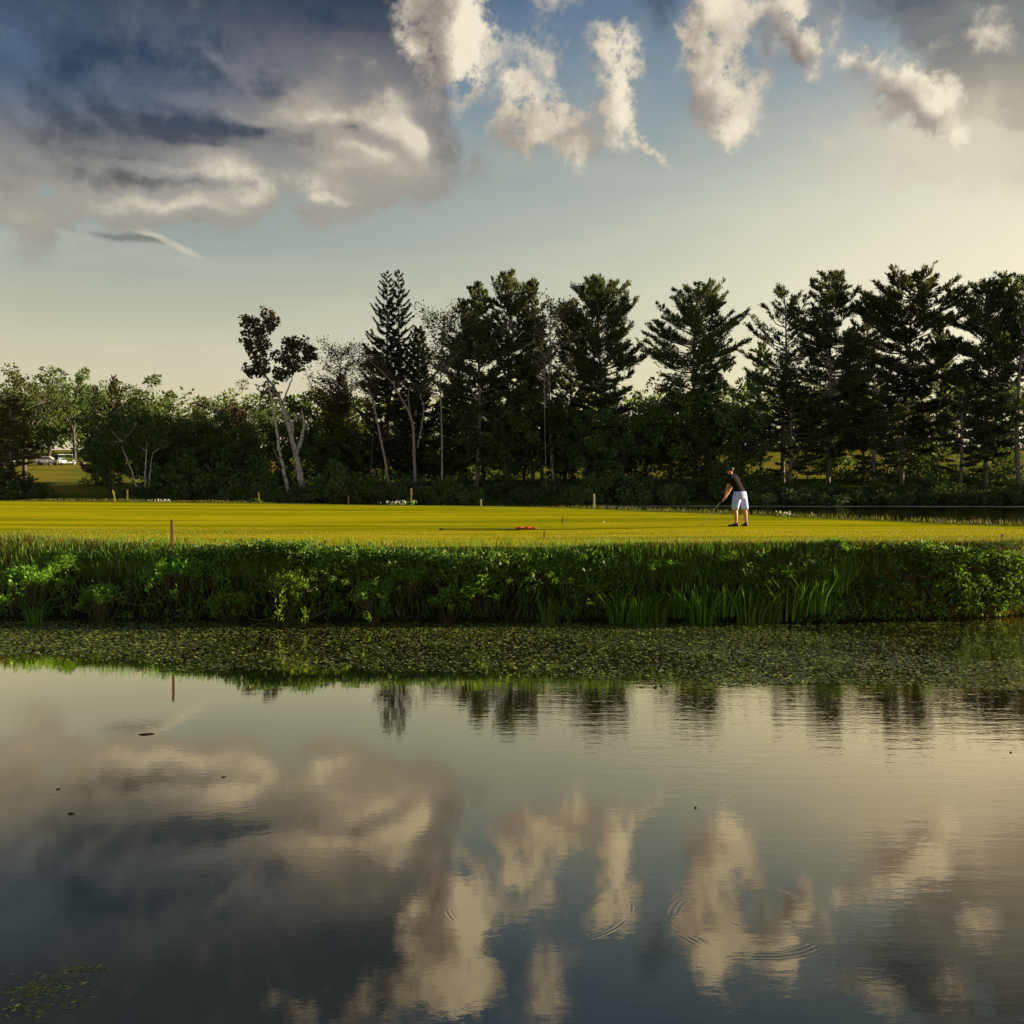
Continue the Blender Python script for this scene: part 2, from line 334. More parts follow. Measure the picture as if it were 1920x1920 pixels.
mottle = q.noise(q.vm('MULTIPLY', P_, (.6, 1.0, 1)), 1.6, 5, .65)
c1 = q.mix(q.sm(mottle, .45, .70, 0, .30), c1, (.14, .17, .006))
c1 = q.mix(q.sm(mottle, .52, .30, 0, .22), c1, (.36, .28, .03))
c1 = q.mix(q.m('MULTIPLY', ac.outputs['Fac'], .7), c1, (.10, .135, .006))
c2 = q.mix(q.sm(grain, .35, .65), (.035, .058, .010), (.095, .115, .018))           # rough grass
c3 = q.mix(q.sm(q.noise(q.vm('MULTIPLY', P_, (.03, .10, .3)), 1.0, 4, .6), .38, .62), (.060, .105, .016), (.19, .16, .028))   # far lawns
soil = q.n('ShaderNodeSeparateXYZ'); q.put(soil.inputs[0], P_)
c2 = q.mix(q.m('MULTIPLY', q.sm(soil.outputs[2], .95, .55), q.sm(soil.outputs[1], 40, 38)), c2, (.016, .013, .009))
cc = q.mix(al.outputs['Fac'], q.mix(am.outputs['Fac'], c2, c1), c3)
bs = q.n('ShaderNodeBsdfPrincipled'); q.put(bs.inputs['Base Color'], cc); bs.inputs['Roughness'].default_value = .9
bs.inputs['Specular IOR Level'].default_value = 0
bm = q.n('ShaderNodeBump'); bm.inputs['Strength'].default_value = .6; bm.inputs['Distance'].default_value = .05
q.put(bm.inputs['Height'], q.m('ADD', q.m('MULTIPLY', grain, .5), q.m('MULTIPLY', stripe2, 1.2))); q.put(bs.inputs['Normal'], bm.outputs[0])
q.put(out.inputs[0], bs.outputs[0])
tag(link("ground", me, m_gr), kind='structure', label='low green and rising lawns round the pond')

# ---------------- foliage helpers ----------------
def leaf_mat(name, cols, trans=.35, rough=.6, tip=None, spec=.25):
    m, q, out = material(name)
    geo = q.n('ShaderNodeNewGeometry'); oi = q.n('ShaderNodeObjectInfo')
    rnd = geo.outputs['Random Per Island']
    tco = q.n('ShaderNodeTexCoord')
    big = q.noise(tco.outputs['Object'], .55, 3, .6)
    f = q.m('ADD', q.m('MULTIPLY', rnd, .55), q.m('MULTIPLY', big, .5))
    n = len(cols)
    col = q.ramp(f, [(.15 + .7 * i / (n - 1), c) for i, c in enumerate(cols)])
    hs = q.n('ShaderNodeHueSaturation'); q.put(hs.inputs['Color'], col)
    q.put(hs.inputs['Hue'], q.m('MULTIPLY_ADD', oi.outputs['Random'], .04, .48)); q.put(hs.inputs['Value'], q.m('MULTIPLY_ADD', oi.outputs['Random'], .5, .75))
    a = q.n('ShaderNodeBsdfPrincipled'); q.put(a.inputs['Base Color'], hs.outputs[0]); a.inputs['Roughness'].default_value = rough
    a.inputs['Specular IOR Level'].default_value = spec
    t = q.n('ShaderNodeBsdfTranslucent'); q.put(t.inputs[0], q.mix(1.0, hs.outputs[0], (1.3, 1.25, .5), 'MULTIPLY'))
    mx = q.n('ShaderNodeMixShader'); mx.inputs[0].default_value = trans
    q.put(mx.inputs[1], a.outputs[0]); q.put(mx.inputs[2], t.outputs[0]); q.put(out.inputs[0], mx.outputs[0])
    return m
def bark_mat(name, c1, c2, sc=6.0, blot=None):
    m, q, out = material(name)
    tco = q.n('ShaderNodeTexCoord'); o = tco.outputs['Object']
    n = q.noise(q.vm('MULTIPLY', o, (3, 3, .7)), sc, 5, .65)
    col = q.mix(q.sm(n, .35, .65), c1, c2)
    if blot: col = q.mix(q.sm(q.noise(q.vm('MULTIPLY', o, (1, 1, 2.5)), 1.3, 3, .5), .54, .62, 0, .85), col, blot)
    a = q.n('ShaderNodeBsdfPrincipled'); q.put(a.inputs['Base Color'], col); a.inputs['Roughness'].default_value = .85
    b = q.n('ShaderNodeBump'); b.inputs['Distance'].default_value = .03; q.put(b.inputs['Height'], n); q.put(a.inputs['Normal'], b.outputs[0])
    q.put(out.inputs[0], a.outputs[0]); return m
def norm(v): return v / np.maximum(np.linalg.norm(v, axis=-1, keepdims=True), 1e-9)
class Leaves:
    """collects leaf blades (tapered quads, folded a little) as arrays"""
    def __init__(self): self.v = []
    def add(self, p, d, length, width, nrm=None):
        p = np.asarray(p, float); n = len(p); d = norm(np.asarray(d, float))
        if nrm is None: nrm = rng.normal(size=(n, 3))
        s = norm(np.cross(d, nrm)); up = np.cross(s, d)
        L = np.broadcast_to(np.asarray(length, float).reshape(-1, 1), (n, 1)); Wd = np.broadcast_to(np.asarray(width, float).reshape(-1, 1), (n, 1))
        a = p; b = p + d * L * .45 + s * Wd * .5 + up * Wd * .12; c = p + d * L; e = p + d * L * .45 - s * Wd * .5 + up * Wd * .12
        self.v.append(np.stack([a, b, c, e], 1))
    def mesh(self, name):
        v = np.concatenate(self.v).reshape(-1, 3); return mesh_np(name, v, np.arange(len(v)), 4)
    def count(self): return sum(len(a) for a in self.v)
class Tubes:
    def __init__(self, k=6): self.v = []; self.f = []; self.k = k; self.n = 0
    def add(self, pts, rad):
        pts = np.asarray(pts, float); rad = np.asarray(rad, float); k = self.k; m = len(pts)
        tng = norm(np.gradient(pts, axis=0)); ref = np.array([.31, .95, .05]) if abs(tng[0][2]) > .5 else np.array([0, 0, 1.0])
        s = norm(np.cross(tng, ref)); u = np.cross(s, tng); th = np.linspace(0, 2 * np.pi, k, endpoint=False)
        ringp = pts[:, None] + rad[:, None, None] * (s[:, None] * np.cos(th)[None, :, None] + u[:, None] * np.sin(th)[None, :, None])
        self.v.append(ringp.reshape(-1, 3)); b = self.n
        i = np.arange(m - 1)[:, None] * k + np.arange(k)[None]; j = np.arange(m - 1)[:, None] * k + (np.arange(k)[None] + 1) % k
        self.f.append(np.stack([b + i, b + j, b + j + k, b + i + k], -1).reshape(-1, 4)); self.n += m * k
    def mesh(self, name): return mesh_np(name, np.concatenate(self.v), np.concatenate(self.f), 4, True)
def wpath(a, b, n=8, wig=.1, sag=0.0):
    a = np.asarray(a, float); b = np.asarray(b, float); t = np.linspace(0, 1, n)[:, None]
    p = a + (b - a) * t; w = rng.normal(size=3) * wig; w2 = rng.normal(size=3) * wig * .5
    p = p + w * np.sin(np.pi * t) + w2 * np.sin(2 * np.pi * t); p[:, 2] += sag * np.sin(np.pi * t[:, 0]); return p
def outline(profile, t): return np.interp(t, [p[0] for p in profile], [p[1] for p in profile])

M_pine = leaf_mat("pine_needles", [(0.029, 0.047, 0.025), (0.058, 0.083, 0.036), (0.108, 0.122, 0.050)], .38)
M_spruce = leaf_mat("spruce_needles", [(0.021, 0.033, 0.021), (0.045, 0.057, 0.030), (0.075, 0.078, 0.042)], .12)
M_leaf = leaf_mat("broad_leaves", [(0.036, 0.061, 0.022), (0.072, 0.112, 0.032), (0.134, 0.172, 0.047)], .42)
M_leafy = leaf_mat("yellow_green_leaves", [(.045, .060, .012), (.085, .095, .018), (.14, .13, .028)], .4)
M_pale = leaf_mat("sparse_pale_leaves", [(.045, .050, .026), (.075, .080, .040), (.11, .105, .055)], .4)
M_shrub = leaf_mat("shrub_leaves", [(0.038, 0.071, 0.029), (0.080, 0.130, 0.046), (0.179, 0.231, 0.084)], .4)
M_bark = bark_mat("dark_bark", (.030, .025, .020), (.075, .062, .050))
M_pbark = bark_mat("grey_pine_bark", (0.102, 0.090, 0.081), (0.232, 0.210, 0.189))
M_white = bark_mat("pale_bark", (.26, .245, .235), (.40, .375, .35), 4.0, (.10, .09, .085))
# ---------------- tree builders (each returns (trunk mesh, crown mesh), base at the origin) ----------------
def pine(h, rad, base_t=.32, nb=95, profile=None, dens=1.0, lean=(0, 0), rough=.18, up=.55, r0=.32, tuft=(.55, .17)):
    tb, lv = Tubes(), Leaves()
    tr = wpath((0, 0, -.3), (lean[0], lean[1], h), 14, h * .008)
    tb.add(tr, np.linspace(r0, .05, 14))
    profile = profile or [(0, .55), (.15, .9), (.35, 1.0), (.6, .86), (.8, .56), (.93, .30), (1, .10)]
    for i in range(nb):
        t = (i + rng.random()) / nb; t = t ** .92
        z = h * (base_t + (1 - base_t) * t * .985)
        c = np.array([np.interp(z, tr[:, 2], tr[:, k]) for k in range(2)] + [z])
        az = rng.uniform(0, 6.283)
        L = rad * outline(profile, t) * rng.uniform(1 - rough * 2.2, 1 + rough)
        el = -.05 + up * t ** 1.2 + rng.normal() * .1
        d = np.array([math.cos(az) * math.cos(el), math.sin(az) * math.cos(el), math.sin(el)])
        e = c + d * L; pth = wpath(c, e, 7, L * .04, -.05 * L); pth[:, 2] += np.linspace(0, 1, 7) ** 2 * L * (.10 + .16 * t)
        tb.add(pth, np.linspace(.05 + L * .010, .012, 7))
        nt = max(5, int(L * 6.5 * dens)); s = rng.uniform(.22, 1.0, nt) ** .8
        q0 = np.stack([np.interp(s, np.linspace(0, 1, 7), pth[:, k]) for k in range(3)], -1)
        sidev = norm(np.cross(d, [0, 0, 1.0])); sg = rng.choice([-1, 1], nt)[:, None]
        tl = (L * .30 * (1.15 - s) + .25)[:, None] * rng.uniform(.5, 1.2, (nt, 1))
        td = norm(d * .75 + sidev * sg * .8 + np.array([0, 0, .22 + .25 * t]) + rng.normal(size=(nt, 3)) * .18)
        k = 5
        for a in range(k):
            f = (a + 1) / k
            pp = q0 + td * tl * f
            for _ in range(2):
                dd = td * .8 + np.array([0, 0, .45]) + rng.normal(size=(nt, 3)) * .42
                lv.add(pp + rng.normal(size=(nt, 3)) * .05, dd, rng.uniform(.6, 1.2, nt) * tuft[0], rng.uniform(.7, 1.2, nt) * tuft[1])
    top = tr[-1] + np.zeros((14, 3)); lv.add(top - np.array([0, 0, .5]) * rng.random((14, 1)), rng.normal(size=(14, 3)) * .4 + [0, 0, 1], .7, .2)
    return tb, lv
def spruce(h, rad, tops=((0, 0),), base_t=.18, r0=.3, droop=.25):
    tb, lv = Tubes(), Leaves()
    for (ox, dz) in tops:
        hh = h + dz; tr = np.array([(ox * min(1, max(0, (z - h * .35) / (h * .35))), 0, z) for z in np.linspace(-.3, hh, 14)])
        tb.add(tr, np.linspace(r0, .03, 14)); nb = int(150 / len(tops) ** .4)
        for i in range(nb):
            t = (i + rng.random()) / nb; z = hh * (base_t + (1 - base_t) * t)
            if len(tops) > 1 and t < .45 and ox > 0 and i % 3 == 0: continue
            c = np.array([np.interp(z, tr[:, 2], tr[:, 0]), 0, z]); az = i * 2.399 + rng.normal() * .3
            L = rad * (1 - t) ** .74 * rng.uniform(.62, 1.1) + .25
            el = -.12 + .55 * t + rng.normal() * .08
            d = np.array([math.cos(az) * math.cos(el), math.sin(az) * math.cos(el), math.sin(el)])
            pth = wpath(c, c + d * L, 7, L * .03, -L * droop * .35); pth[:, 2] += np.linspace(0, 1, 7) ** 3 * L * .28
            tb.add(pth, np.linspace(.035 + L * .008, .01, 7))
            nt = int(L * 15) + 6; s = rng.uniform(.15, 1, nt)
            q0 = np.stack([np.interp(s, np.linspace(0, 1, 7), pth[:, k]) for k in range(3)], -1)
            sd_ = norm(np.cross(d, [0, 0, 1.0])) * rng.choice([-1, 1], nt)[:, None]
            td = norm(d * .8 + sd_ * .6 + [0, 0, -.05] + rng.normal(size=(nt, 3)) * .15)
            ll = (L * .16 * (1.15 - s) + .22)
            lv.add(q0, td, ll * 1.4, .13 + 0 * s); lv.add(q0, td * .7 + [0, 0, -.55] + rng.normal(size=(nt, 3)) * .2, ll, .12 + 0 * s)
            lv.add(q0, d + rng.normal(size=(nt, 3)) * .2 + [0, 0, .2], .42 + 0 * s, .12 + 0 * s)
    return tb, lv
def clump_leaves(lv, centres, radii, n_each, size, asp=.55, flat=.75, hollow=.35):
    centres = np.asarray(centres, float); n = len(centres); idx = np.repeat(np.arange(n), n_each)
    u = norm(rng.normal(size=(len(idx), 3))); r = rng.uniform(hollow, 1, len(idx)) ** .6
    p = centres[idx] + u * (r * np.asarray(radii)[idx])[:, None] * [1, 1, flat]
    d = u * .7 + rng.normal(size=(len(idx), 3)) * .6 + [0, 0, -.1]
    sz = size * rng.uniform(.6, 1.3, len(idx)); lv.add(p, d, sz, sz * asp)
def broadleaf(h, rad, crown_z=.58, squash=.8, nclump=60, per=85, size=.42, trunk_r=.28, clump_r=.95, lean=(0, 0), shape=None, hollow=.3):
    """forked trunk, limbs to every clump, clumps spread through an uneven ellipsoid"""
    tb, lv = Tubes(), Leaves(); cz = h * crown_z; rz = h - cz
    fork = np.array([lean[0] * .4, lean[1] * .4, h * .33])
    tb.add(wpath((0, 0, -.3), fork, 7, .15), np.linspace(trunk_r, trunk_r * .75, 7))
    u = norm(rng.normal(size=(nclump, 3))); rr = rng.uniform(.25, 1, nclump) ** .5
    lob = 1 + .22 * np.sin(3 * np.arctan2(u[:, 1], u[:, 0]) + 1.3) + .15 * rng.normal(size=nclump)
    c = np.array([lean[0], lean[1], cz]) + u * (rr * lob)[:, None] * [rad, rad, rz * .92]
    low = c[:, 2] < cz; c[low, 2] = cz + (c[low, 2] - cz) * squash
    limbs = [wpath(fork, np.array([lean[0], lean[1], cz]) + norm(rng.normal(size=3)) * [rad * .45, rad * .45, rz * .35], 6, .3) for _ in range(6)]
    for l in limbs: tb.add(l, np.linspace(trunk_r * .6, trunk_r * .25, 6))
    ends = np.array([l[-1] for l in limbs])
    for p in c:
        e = ends[np.argmin(((ends - p) ** 2).sum(1))]; tb.add(wpath(e, p, 4, .2), np.linspace(trunk_r * .22, .02, 4))
    clump_leaves(lv, c, clump_r * rng.uniform(.6, 1.25, nclump), per, size, hollow=hollow)
    return tb, lv
def airy(h, rad, fork_t=.45, n=34, per=46, size=.34, forks=3, tr=.11, crown_t=.5):
    """slender tree with a see-through crown of rising twigs"""
    tb, lv = Tubes(), Leaves()
    top = np.array([rng.normal() * .4, 0, h]); main = wpath((0, 0, -.3), top, 12, .25); tb.add(main, np.linspace(tr, .03, 12))
    for i in range(n):
        t = rng.uniform(crown_t, .97); z = h * t; c = np.array([np.interp(z, main[:, 2], main[:, k]) for k in range(2)] + [z])
        az = rng.uniform(0, 6.28); L = rad * rng.uniform(.5, 1.1) * (1.1 - .6 * abs(t - crown_t - .2))
        e = c + np.array([math.cos(az) * L, math.sin(az) * L, L * rng.uniform(.35, .9)]); pth = wpath(c, e, 5, .15)
        tb.add(pth, np.linspace(.05, .012, 5))
        s = rng.uniform(.3, 1.05, per); p = pth[0] + (pth[-1] - pth[0]) * s[:, None] + rng.normal(size=(per, 3)) * .32
        lv.add(p, norm(e - c) + rng.normal(size=(per, 3)) * .6, rng.uniform(.7, 1.2, per) * size, rng.uniform(.7, 1.1, per) * size * .45)
    return tb, lv
def shrub(rad, h, n=26, per=120, size=.24, cr=.5, stems=7):
    tb, lv = Tubes(5), Leaves(); u = rng.uniform(-1, 1, (n, 2)); r = np.sqrt((u ** 2).sum(1)); u[r > 1] /= r[r > 1][:, None]; r = np.minimum(r, 1)
    z = h * (1 - r ** 2 * .75) * rng.uniform(.35, 1, n); c = np.stack([u[:, 0] * rad, u[:, 1] * rad, z], -1)
    for i in range(stems): tb.add(wpath((rng.normal() * .1, rng.normal() * .1, -.1), c[i % n], 5, .1), np.linspace(.05, .015, 5))
    clump_leaves(lv, c, cr * rng.uniform(.7, 1.3, n), per, size, flat=.85)
    return tb, lv

LIB = {}; TOPZ = {}
def proto(key, maker, *a, **k):
    if key not in LIB:
        tb, lv = maker(*a, **k); LIB[key] = (tb.mesh(key + "_trunk"), lv.mesh(key + "_crown"))
        TOPZ[key] = float(np.percentile(np.concatenate(lv.v).reshape(-1, 3)[:, 2], 99.97))
    return LIB[key]
def place(name, cat, label, key, px, D, scale=1.0, rz=None, leaf=None, bark=None, group=None, z=None, sz=None, off=(0, 0)):
    tm, cm = LIB[key]
    x = at(px, D) + off[0]; y = D + off[1]; z = H(x, y) if z is None else z
    o = empty(name, (x, y, z), random.uniform(0, 6.28) if rz is None else rz); o.scale = (scale, scale, scale if sz is None else sz)
    tag(o, label, cat, group)
    if not tm.materials: tm.materials.append(bark)
    if not cm.materials: cm.materials.append(leaf)
    for nm, me_, mat in (("trunk", tm, bark), ("crown", cm, leaf)):
        c = link(nm, me_, parent=o)
        if me_.materials[0] != mat: c.material_slots[0].link = 'OBJECT'; c.material_slots[0].material = mat
    return o
def top_h(py, D, base): return CAMH + math.tan(math.atan((960 - py) / FPX) - R(PITCH)) * D - base

PG = 'tall pines along the far shore'
proto('pine_a', pine, 26, 6.4, .14, 150, rough=.28, tuft=(.58, .14), up=.42)
proto('pine_b', pine, 26, 6.5, .14, 160, profile=[(0, .45), (.2, .62), (.36, .55), (.5, 1.0), (.68, .98), (.82, .75), (.93, .45), (1, .15)], up=.72, rough=.26, tuft=(.58, .15), dens=1.1)
proto('pine_f', pine, 26, 6.8, .16, 150, profile=[(0, .5), (.15, .75), (.35, .5), (.48, 1.0), (.62, .9), (.8, .8), (.93, .45), (1, .15)], up=.40, rough=.30, tuft=(.58, .15), dens=1.15, lean=(.6, .2))
proto('pine_c', pine, 26, 5.0, .13, 125, profile=[(0, .8), (.3, 1.0), (.6, .7), (.85, .42), (1, .08)], up=.8)
proto('pine_d', pine, 26, 6.0, .16, 105, profile=[(0, .5), (.12, .8), (.2, .45), (.3, .9), (.45, .6), (.55, .85), (.75, .6), (.9, .35), (1, .1)], up=.45, rough=.3)
proto('pine_g', pine, 26, 6.6, .2, 170, profile=[(0, .5), (.3, .6), (.42, .5), (.5, 1.0), (.62, 1.0), (.74, .88), (.84, .7), (.92, .55), (1, .3)], up=.42, rough=.18, tuft=(.5, .13), dens=1.0)
proto('pine_e', pine, 26, 5.9, .22, 85, profile=[(0, .6), (.3, 1), (.7, .8), (1, .3)], up=.8, dens=.8, rough=.36, tuft=(.55, .13))
def P_(px, top, D, key, label, sx=1.0, rz=None, bark=None, leaf=None, off=(0, 0), name='pine_tree', cat='pine tree', group=PG, href=26.0):
    href = TOPZ[key]
    x = at(px, D); b = H(x, D); h = top_h(top, D, b); s = h / href
    return place(name, cat, label, key, px, D, s * sx, rz, leaf or M_pine, bark or M_pbark, group, b, s)
P_(893, 529, 119, 'pine_c', 'dark pine with a straight pale trunk, first pine right of the airy pale-trunked tree', 1.0)
P_(868, 560, 124, 'pine_d', 'shorter pine with a ragged left shoulder, pressed against the straight pale-trunked pine', .8)
P_(955, 507, 123, 'pine_a', 'pointed pine reaching highest in the middle group', .80)
P_(1000, 522, 127, 'pine_c', 'narrow-topped pine just right of the highest middle one', .72)
P_(1122, 512, 122, 'pine_b', 'broad dark pine with a wide fan of upswept branches, sky showing beneath its crown', .96)
P_(1075, 560, 128, 'pine_c', 'lower pine filling the left flank of the broad fan-shaped pine', .8)
P_(1305, 529, 121, 'pine_g', 'free-standing domed pine rising above the green broadleaf, behind the golfer', 1.0)
P_(1468, 528, 123, 'pine_e', 'thin-needled pine with sky showing through its feathery left side', 1.05)
P_(1552, 507, 121, 'pine_a', 'tall dense pine with a many-pointed top, right of the feathery one', .95)
P_(1618, 545, 131, 'pine_d', 'smaller pine peeping between two dense tall ones', .7)
P_(1690, 508, 122, 'pine_f', 'tall dense pine whose right side steps down to a small pointed tree', 1.08)
P_(1757, 583, 130, 'pine_c', 'small pointed pine in the dip between two big ones', .62)
P_(1848, 514, 121, 'pine_b', 'big dark pine with a bare grey lower trunk near the picture edge', .98)
P_(1912, 494, 118, 'pine_e', 'open-topped pine cut by the picture edge, its grey trunk bare at the foot', 1.15)
P_(1985, 505, 122, 'pine_b', 'pine standing mostly outside the picture beyond the edge one', 1.0)
P_(1425, 640, 134, 'pine_d', 'low pine glimpsed at the left foot of the feathery one', .6)
P_(1640, 690, 116, 'pine_d', 'low-branched pine in front of the two dense tall ones', 1.5)
P_(1800, 680, 117, 'pine_d', 'low-branched pine left of the bare grey trunks', 1.35)
P_(1480, 700, 116.5, 'pine_d', 'low layered pine over the sunlit gap', 1.5)
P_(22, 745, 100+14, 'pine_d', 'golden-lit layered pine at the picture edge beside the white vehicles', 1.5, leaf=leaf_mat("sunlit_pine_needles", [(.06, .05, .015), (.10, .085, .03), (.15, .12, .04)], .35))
proto('spruce', spruce, 28, 5.4, ((0, 0), (1.5, .2)), .16)
P_(727, 508, 120, 'spruce', 'tall spruce with two pointed tops side by side', 1.0, rz=0.0, leaf=M_spruce, bark=M_bark, name='spruce_tree', cat='spruce tree', group=None, href=28)
proto('fir', spruce, 16, 3.4, ((0, 0),), .1)
P_(640, 700, 128, 'fir', 'dark fir behind the slender leaning trunk', 1.2, leaf=M_spruce, bark=M_bark, name='fir_tree', cat='fir tree', group='firs in the far wood', href=16)
P_(785, 610, 126, 'fir', 'pointed fir shouldering the twin-topped spruce', 1.0, leaf=M_spruce, bark=M_bark, name='fir_tree', cat='fir tree', group='firs in the far wood', href=16)
P_(181, 722, 138, 'fir', 'small fir left of the reddish one on the left skyline', .8, leaf=M_spruce, bark=M_bark, name='fir_tree', cat='fir tree', group='firs in the far wood', href=16)
P_(216, 703, 136, 'fir', 'reddish-brown fir poking above the left skyline', .8, leaf=leaf_mat("russet_needles", [(.05, .035, .022), (.085, .055, .035), (.12, .08, .05)], .2), bark=M_bark, name='fir_tree', cat='fir tree', group='firs in the far wood', href=16)

BG = 'broad-leaved trees of the far wood'
proto('round_a', broadleaf, 14, 5.2, .55, .9, 85, 90, .40)
proto('round_b', broadleaf, 14, 4.2, .52, .95, 70, 90, .38, hollow=.2)
proto('round_c', broadleaf, 14, 6.0, .60, .6, 80, 80, .42, clump_r=.8, hollow=.5)
proto('layered', broadleaf, 16, 6.2, .66, .45, 70, 70, .42, clump_r=.85, hollow=.4)
def B_(px, top, D, key, label, sx=1.0, leaf=None, bark=None, group=BG, href=14.0, name='broadleaf_tree', cat='tree'):
    return P_(px, top, D, key, label, sx * 1.22, None, bark or M_bark, leaf or M_leaf, name=name, cat=cat, group=group, href=href)
B_(48, 684, 140, 'layered', 'broad tree with lacy flat-topped crown at the left end of the skyline', .9, href=16)
B_(140, 690, 178, 'layered', 'second lacy flat-topped tree, standing behind the white vehicles', .85, href=16)
B_(95, 720, 182, 'round_c', 'dense tree filling in below the lacy flat-topped pair', 1.0)
B_(-30, 720, 138, 'round_b', 'tree cut by the left picture edge', 1.2)
B_(250, 706, 134, 'round_a', 'rounded full tree behind the birch clump on the left', 1.0)
B_(296, 735, 130, 'round_b', 'round-topped tree right of the birch clump', .9)
B_(205, 770, 118, 'round_b', 'bushy young tree at the left front of the birch clump', .78, leaf=M_leaf)
B_(345, 733, 132, 'round_c', 'dark low-topped tree between the birch clump and the reddish one', .85)
B_(395, 745, 127, 'round_b', 'small dark tree left of the reddish-topped one', .9)
B_(428, 712, 131, 'round_b', 'reddish-topped tree just left of the tall dying poplar', .72, leaf=leaf_mat("russet_leaves", [(.04, .034, .02), (.07, .05, .03), (.10, .075, .04)], .3))
B_(480, 735, 129, 'round_a', 'dark green tree behind the pale leaning trunk of the poplar', .85)
B_(600, 678, 126, 'round_b', 'yellow-green tree showing behind the poplar crown on its right', .85, leaf=M_leafy)
B_(560, 770, 124, 'round_c', 'dark broadleaf directly behind the forked white trunks', .85)
B_(655, 745, 131, 'round_b', 'dark tree behind the slender leaning trunk', .9)
B_(720, 790, 128, 'round_a', 'low dark tree beneath the twin-topped spruce', .8)
B_(1015, 690, 121, 'round_a', 'grey-green tree around the tall thin pale trunk', .85)
B_(945, 715, 118, 'round_b', 'low tree between two pine trunks in the middle group', .9)
B_(1170, 735, 117, 'round_c', 'wide green tree below the broad fan-shaped pine', .9)
B_(1255, 690, 118.5, 'round_a', 'full dark-green tree left below the free-standing domed pine', .95)
B_(1340, 682, 119, 'round_c', 'full olive-green tree at the foot of the domed pine', .9, leaf=M_leaf)
B_(1390, 725, 118, 'round_b', 'dark leafy tree above the golfer, left of the sunlit gap', 1.0)
B_(1100, 770, 118, 'round_a', 'low rounded tree left of the wide green one', .9)
B_(1720, 745, 135, 'round_b', 'pale green tree seen through the gap between big pines', .9, leaf=M_leafy)
B_(1555, 700, 138, 'round_a', 'broadleaf behind the dense many-pointed pine', 1.0)

B_(5, 735, 133, 'round_a', 'dense tree behind the golden pine at the left edge', 1.1)
B_(160, 735, 186, 'round_c', 'dark tree shading the golf carts', 1.0)
B_(200, 800, 124, 'round_a', 'low dark tree between the birch clump and the sloping lawn', .8)
B_(320, 790, 123, 'round_a', 'dense dark tree right behind the birch stems', 1.0)
B_(375, 800, 122, 'round_c', 'dark low tree above the pale-flecked bush', 1.0)
B_(455, 790, 122, 'round_a', 'dense dark tree left of the leaning birch', 1.0)
B_(610, 790, 121, 'round_a', 'dense dark tree right of the forked white trunks', 1.0)
B_(675, 810, 122, 'round_c', 'low dense tree behind the slender leaning trunk', 1.0)
B_(830, 800, 122, 'round_b', 'dense tree behind the pale forked trunk of the airy tree', 1.1)
B_(905, 770, 125, 'round_a', 'dark tree behind the straight pale pine trunk', 1.0)
B_(985, 770, 124, 'round_c', 'dark tree filling the middle of the pine group', 1.0)
B_(1060, 740, 126, 'round_b', 'dark tree right of the tall thin pale trunk', 1.1)
B_(1215, 760, 124, 'round_a', 'dense tree behind the wide green one', 1.1)
B_(1300, 770, 117, 'round_b', 'leafy tree left above the golfer', 1.0)
AG = 'thin-crowned trees among the pines'
proto('airy_a', airy, 20, 3.0, crown_t=.52, n=60, per=52)
proto('airy_b', airy, 20, 2.4, crown_t=.62, n=46, per=40)
P_(828, 562, 118, 'airy_a', 'airy thin-leaved tree on a pale forked trunk, right of the twin-topped spruce', 1.15, bark=M_white, leaf=M_pale, name='broadleaf_tree', cat='tree', group=AG, href=20)
P_(645, 630, 123, 'airy_a', 'airy twiggy tree between the poplar and the spruce', 1.3, bark=M_bark, leaf=M_pale, name='broadleaf_tree', cat='tree', group=AG, href=20)
P_(1040, 548, 119, 'airy_b', 'airy tree on a tall thin pale trunk between two pines', 1.3, bark=M_white, leaf=M_pale, name='broadleaf_tree', cat='tree', group=AG, href=20)
P_(1025, 640, 116, 'airy_b', 'thin pale pole of a tree with hardly any leaves, in the middle group', .5, bark=M_white, leaf=M_pale, name='broadleaf_tree', cat='tree', group=AG, href=20)
P_(690, 660, 117, 'airy_b', 'twiggy tree hiding the left flank of the spruce', 1.3, bark=M_bark, leaf=M_pale, name='broadleaf_tree', cat='tree', group=AG, href=20)

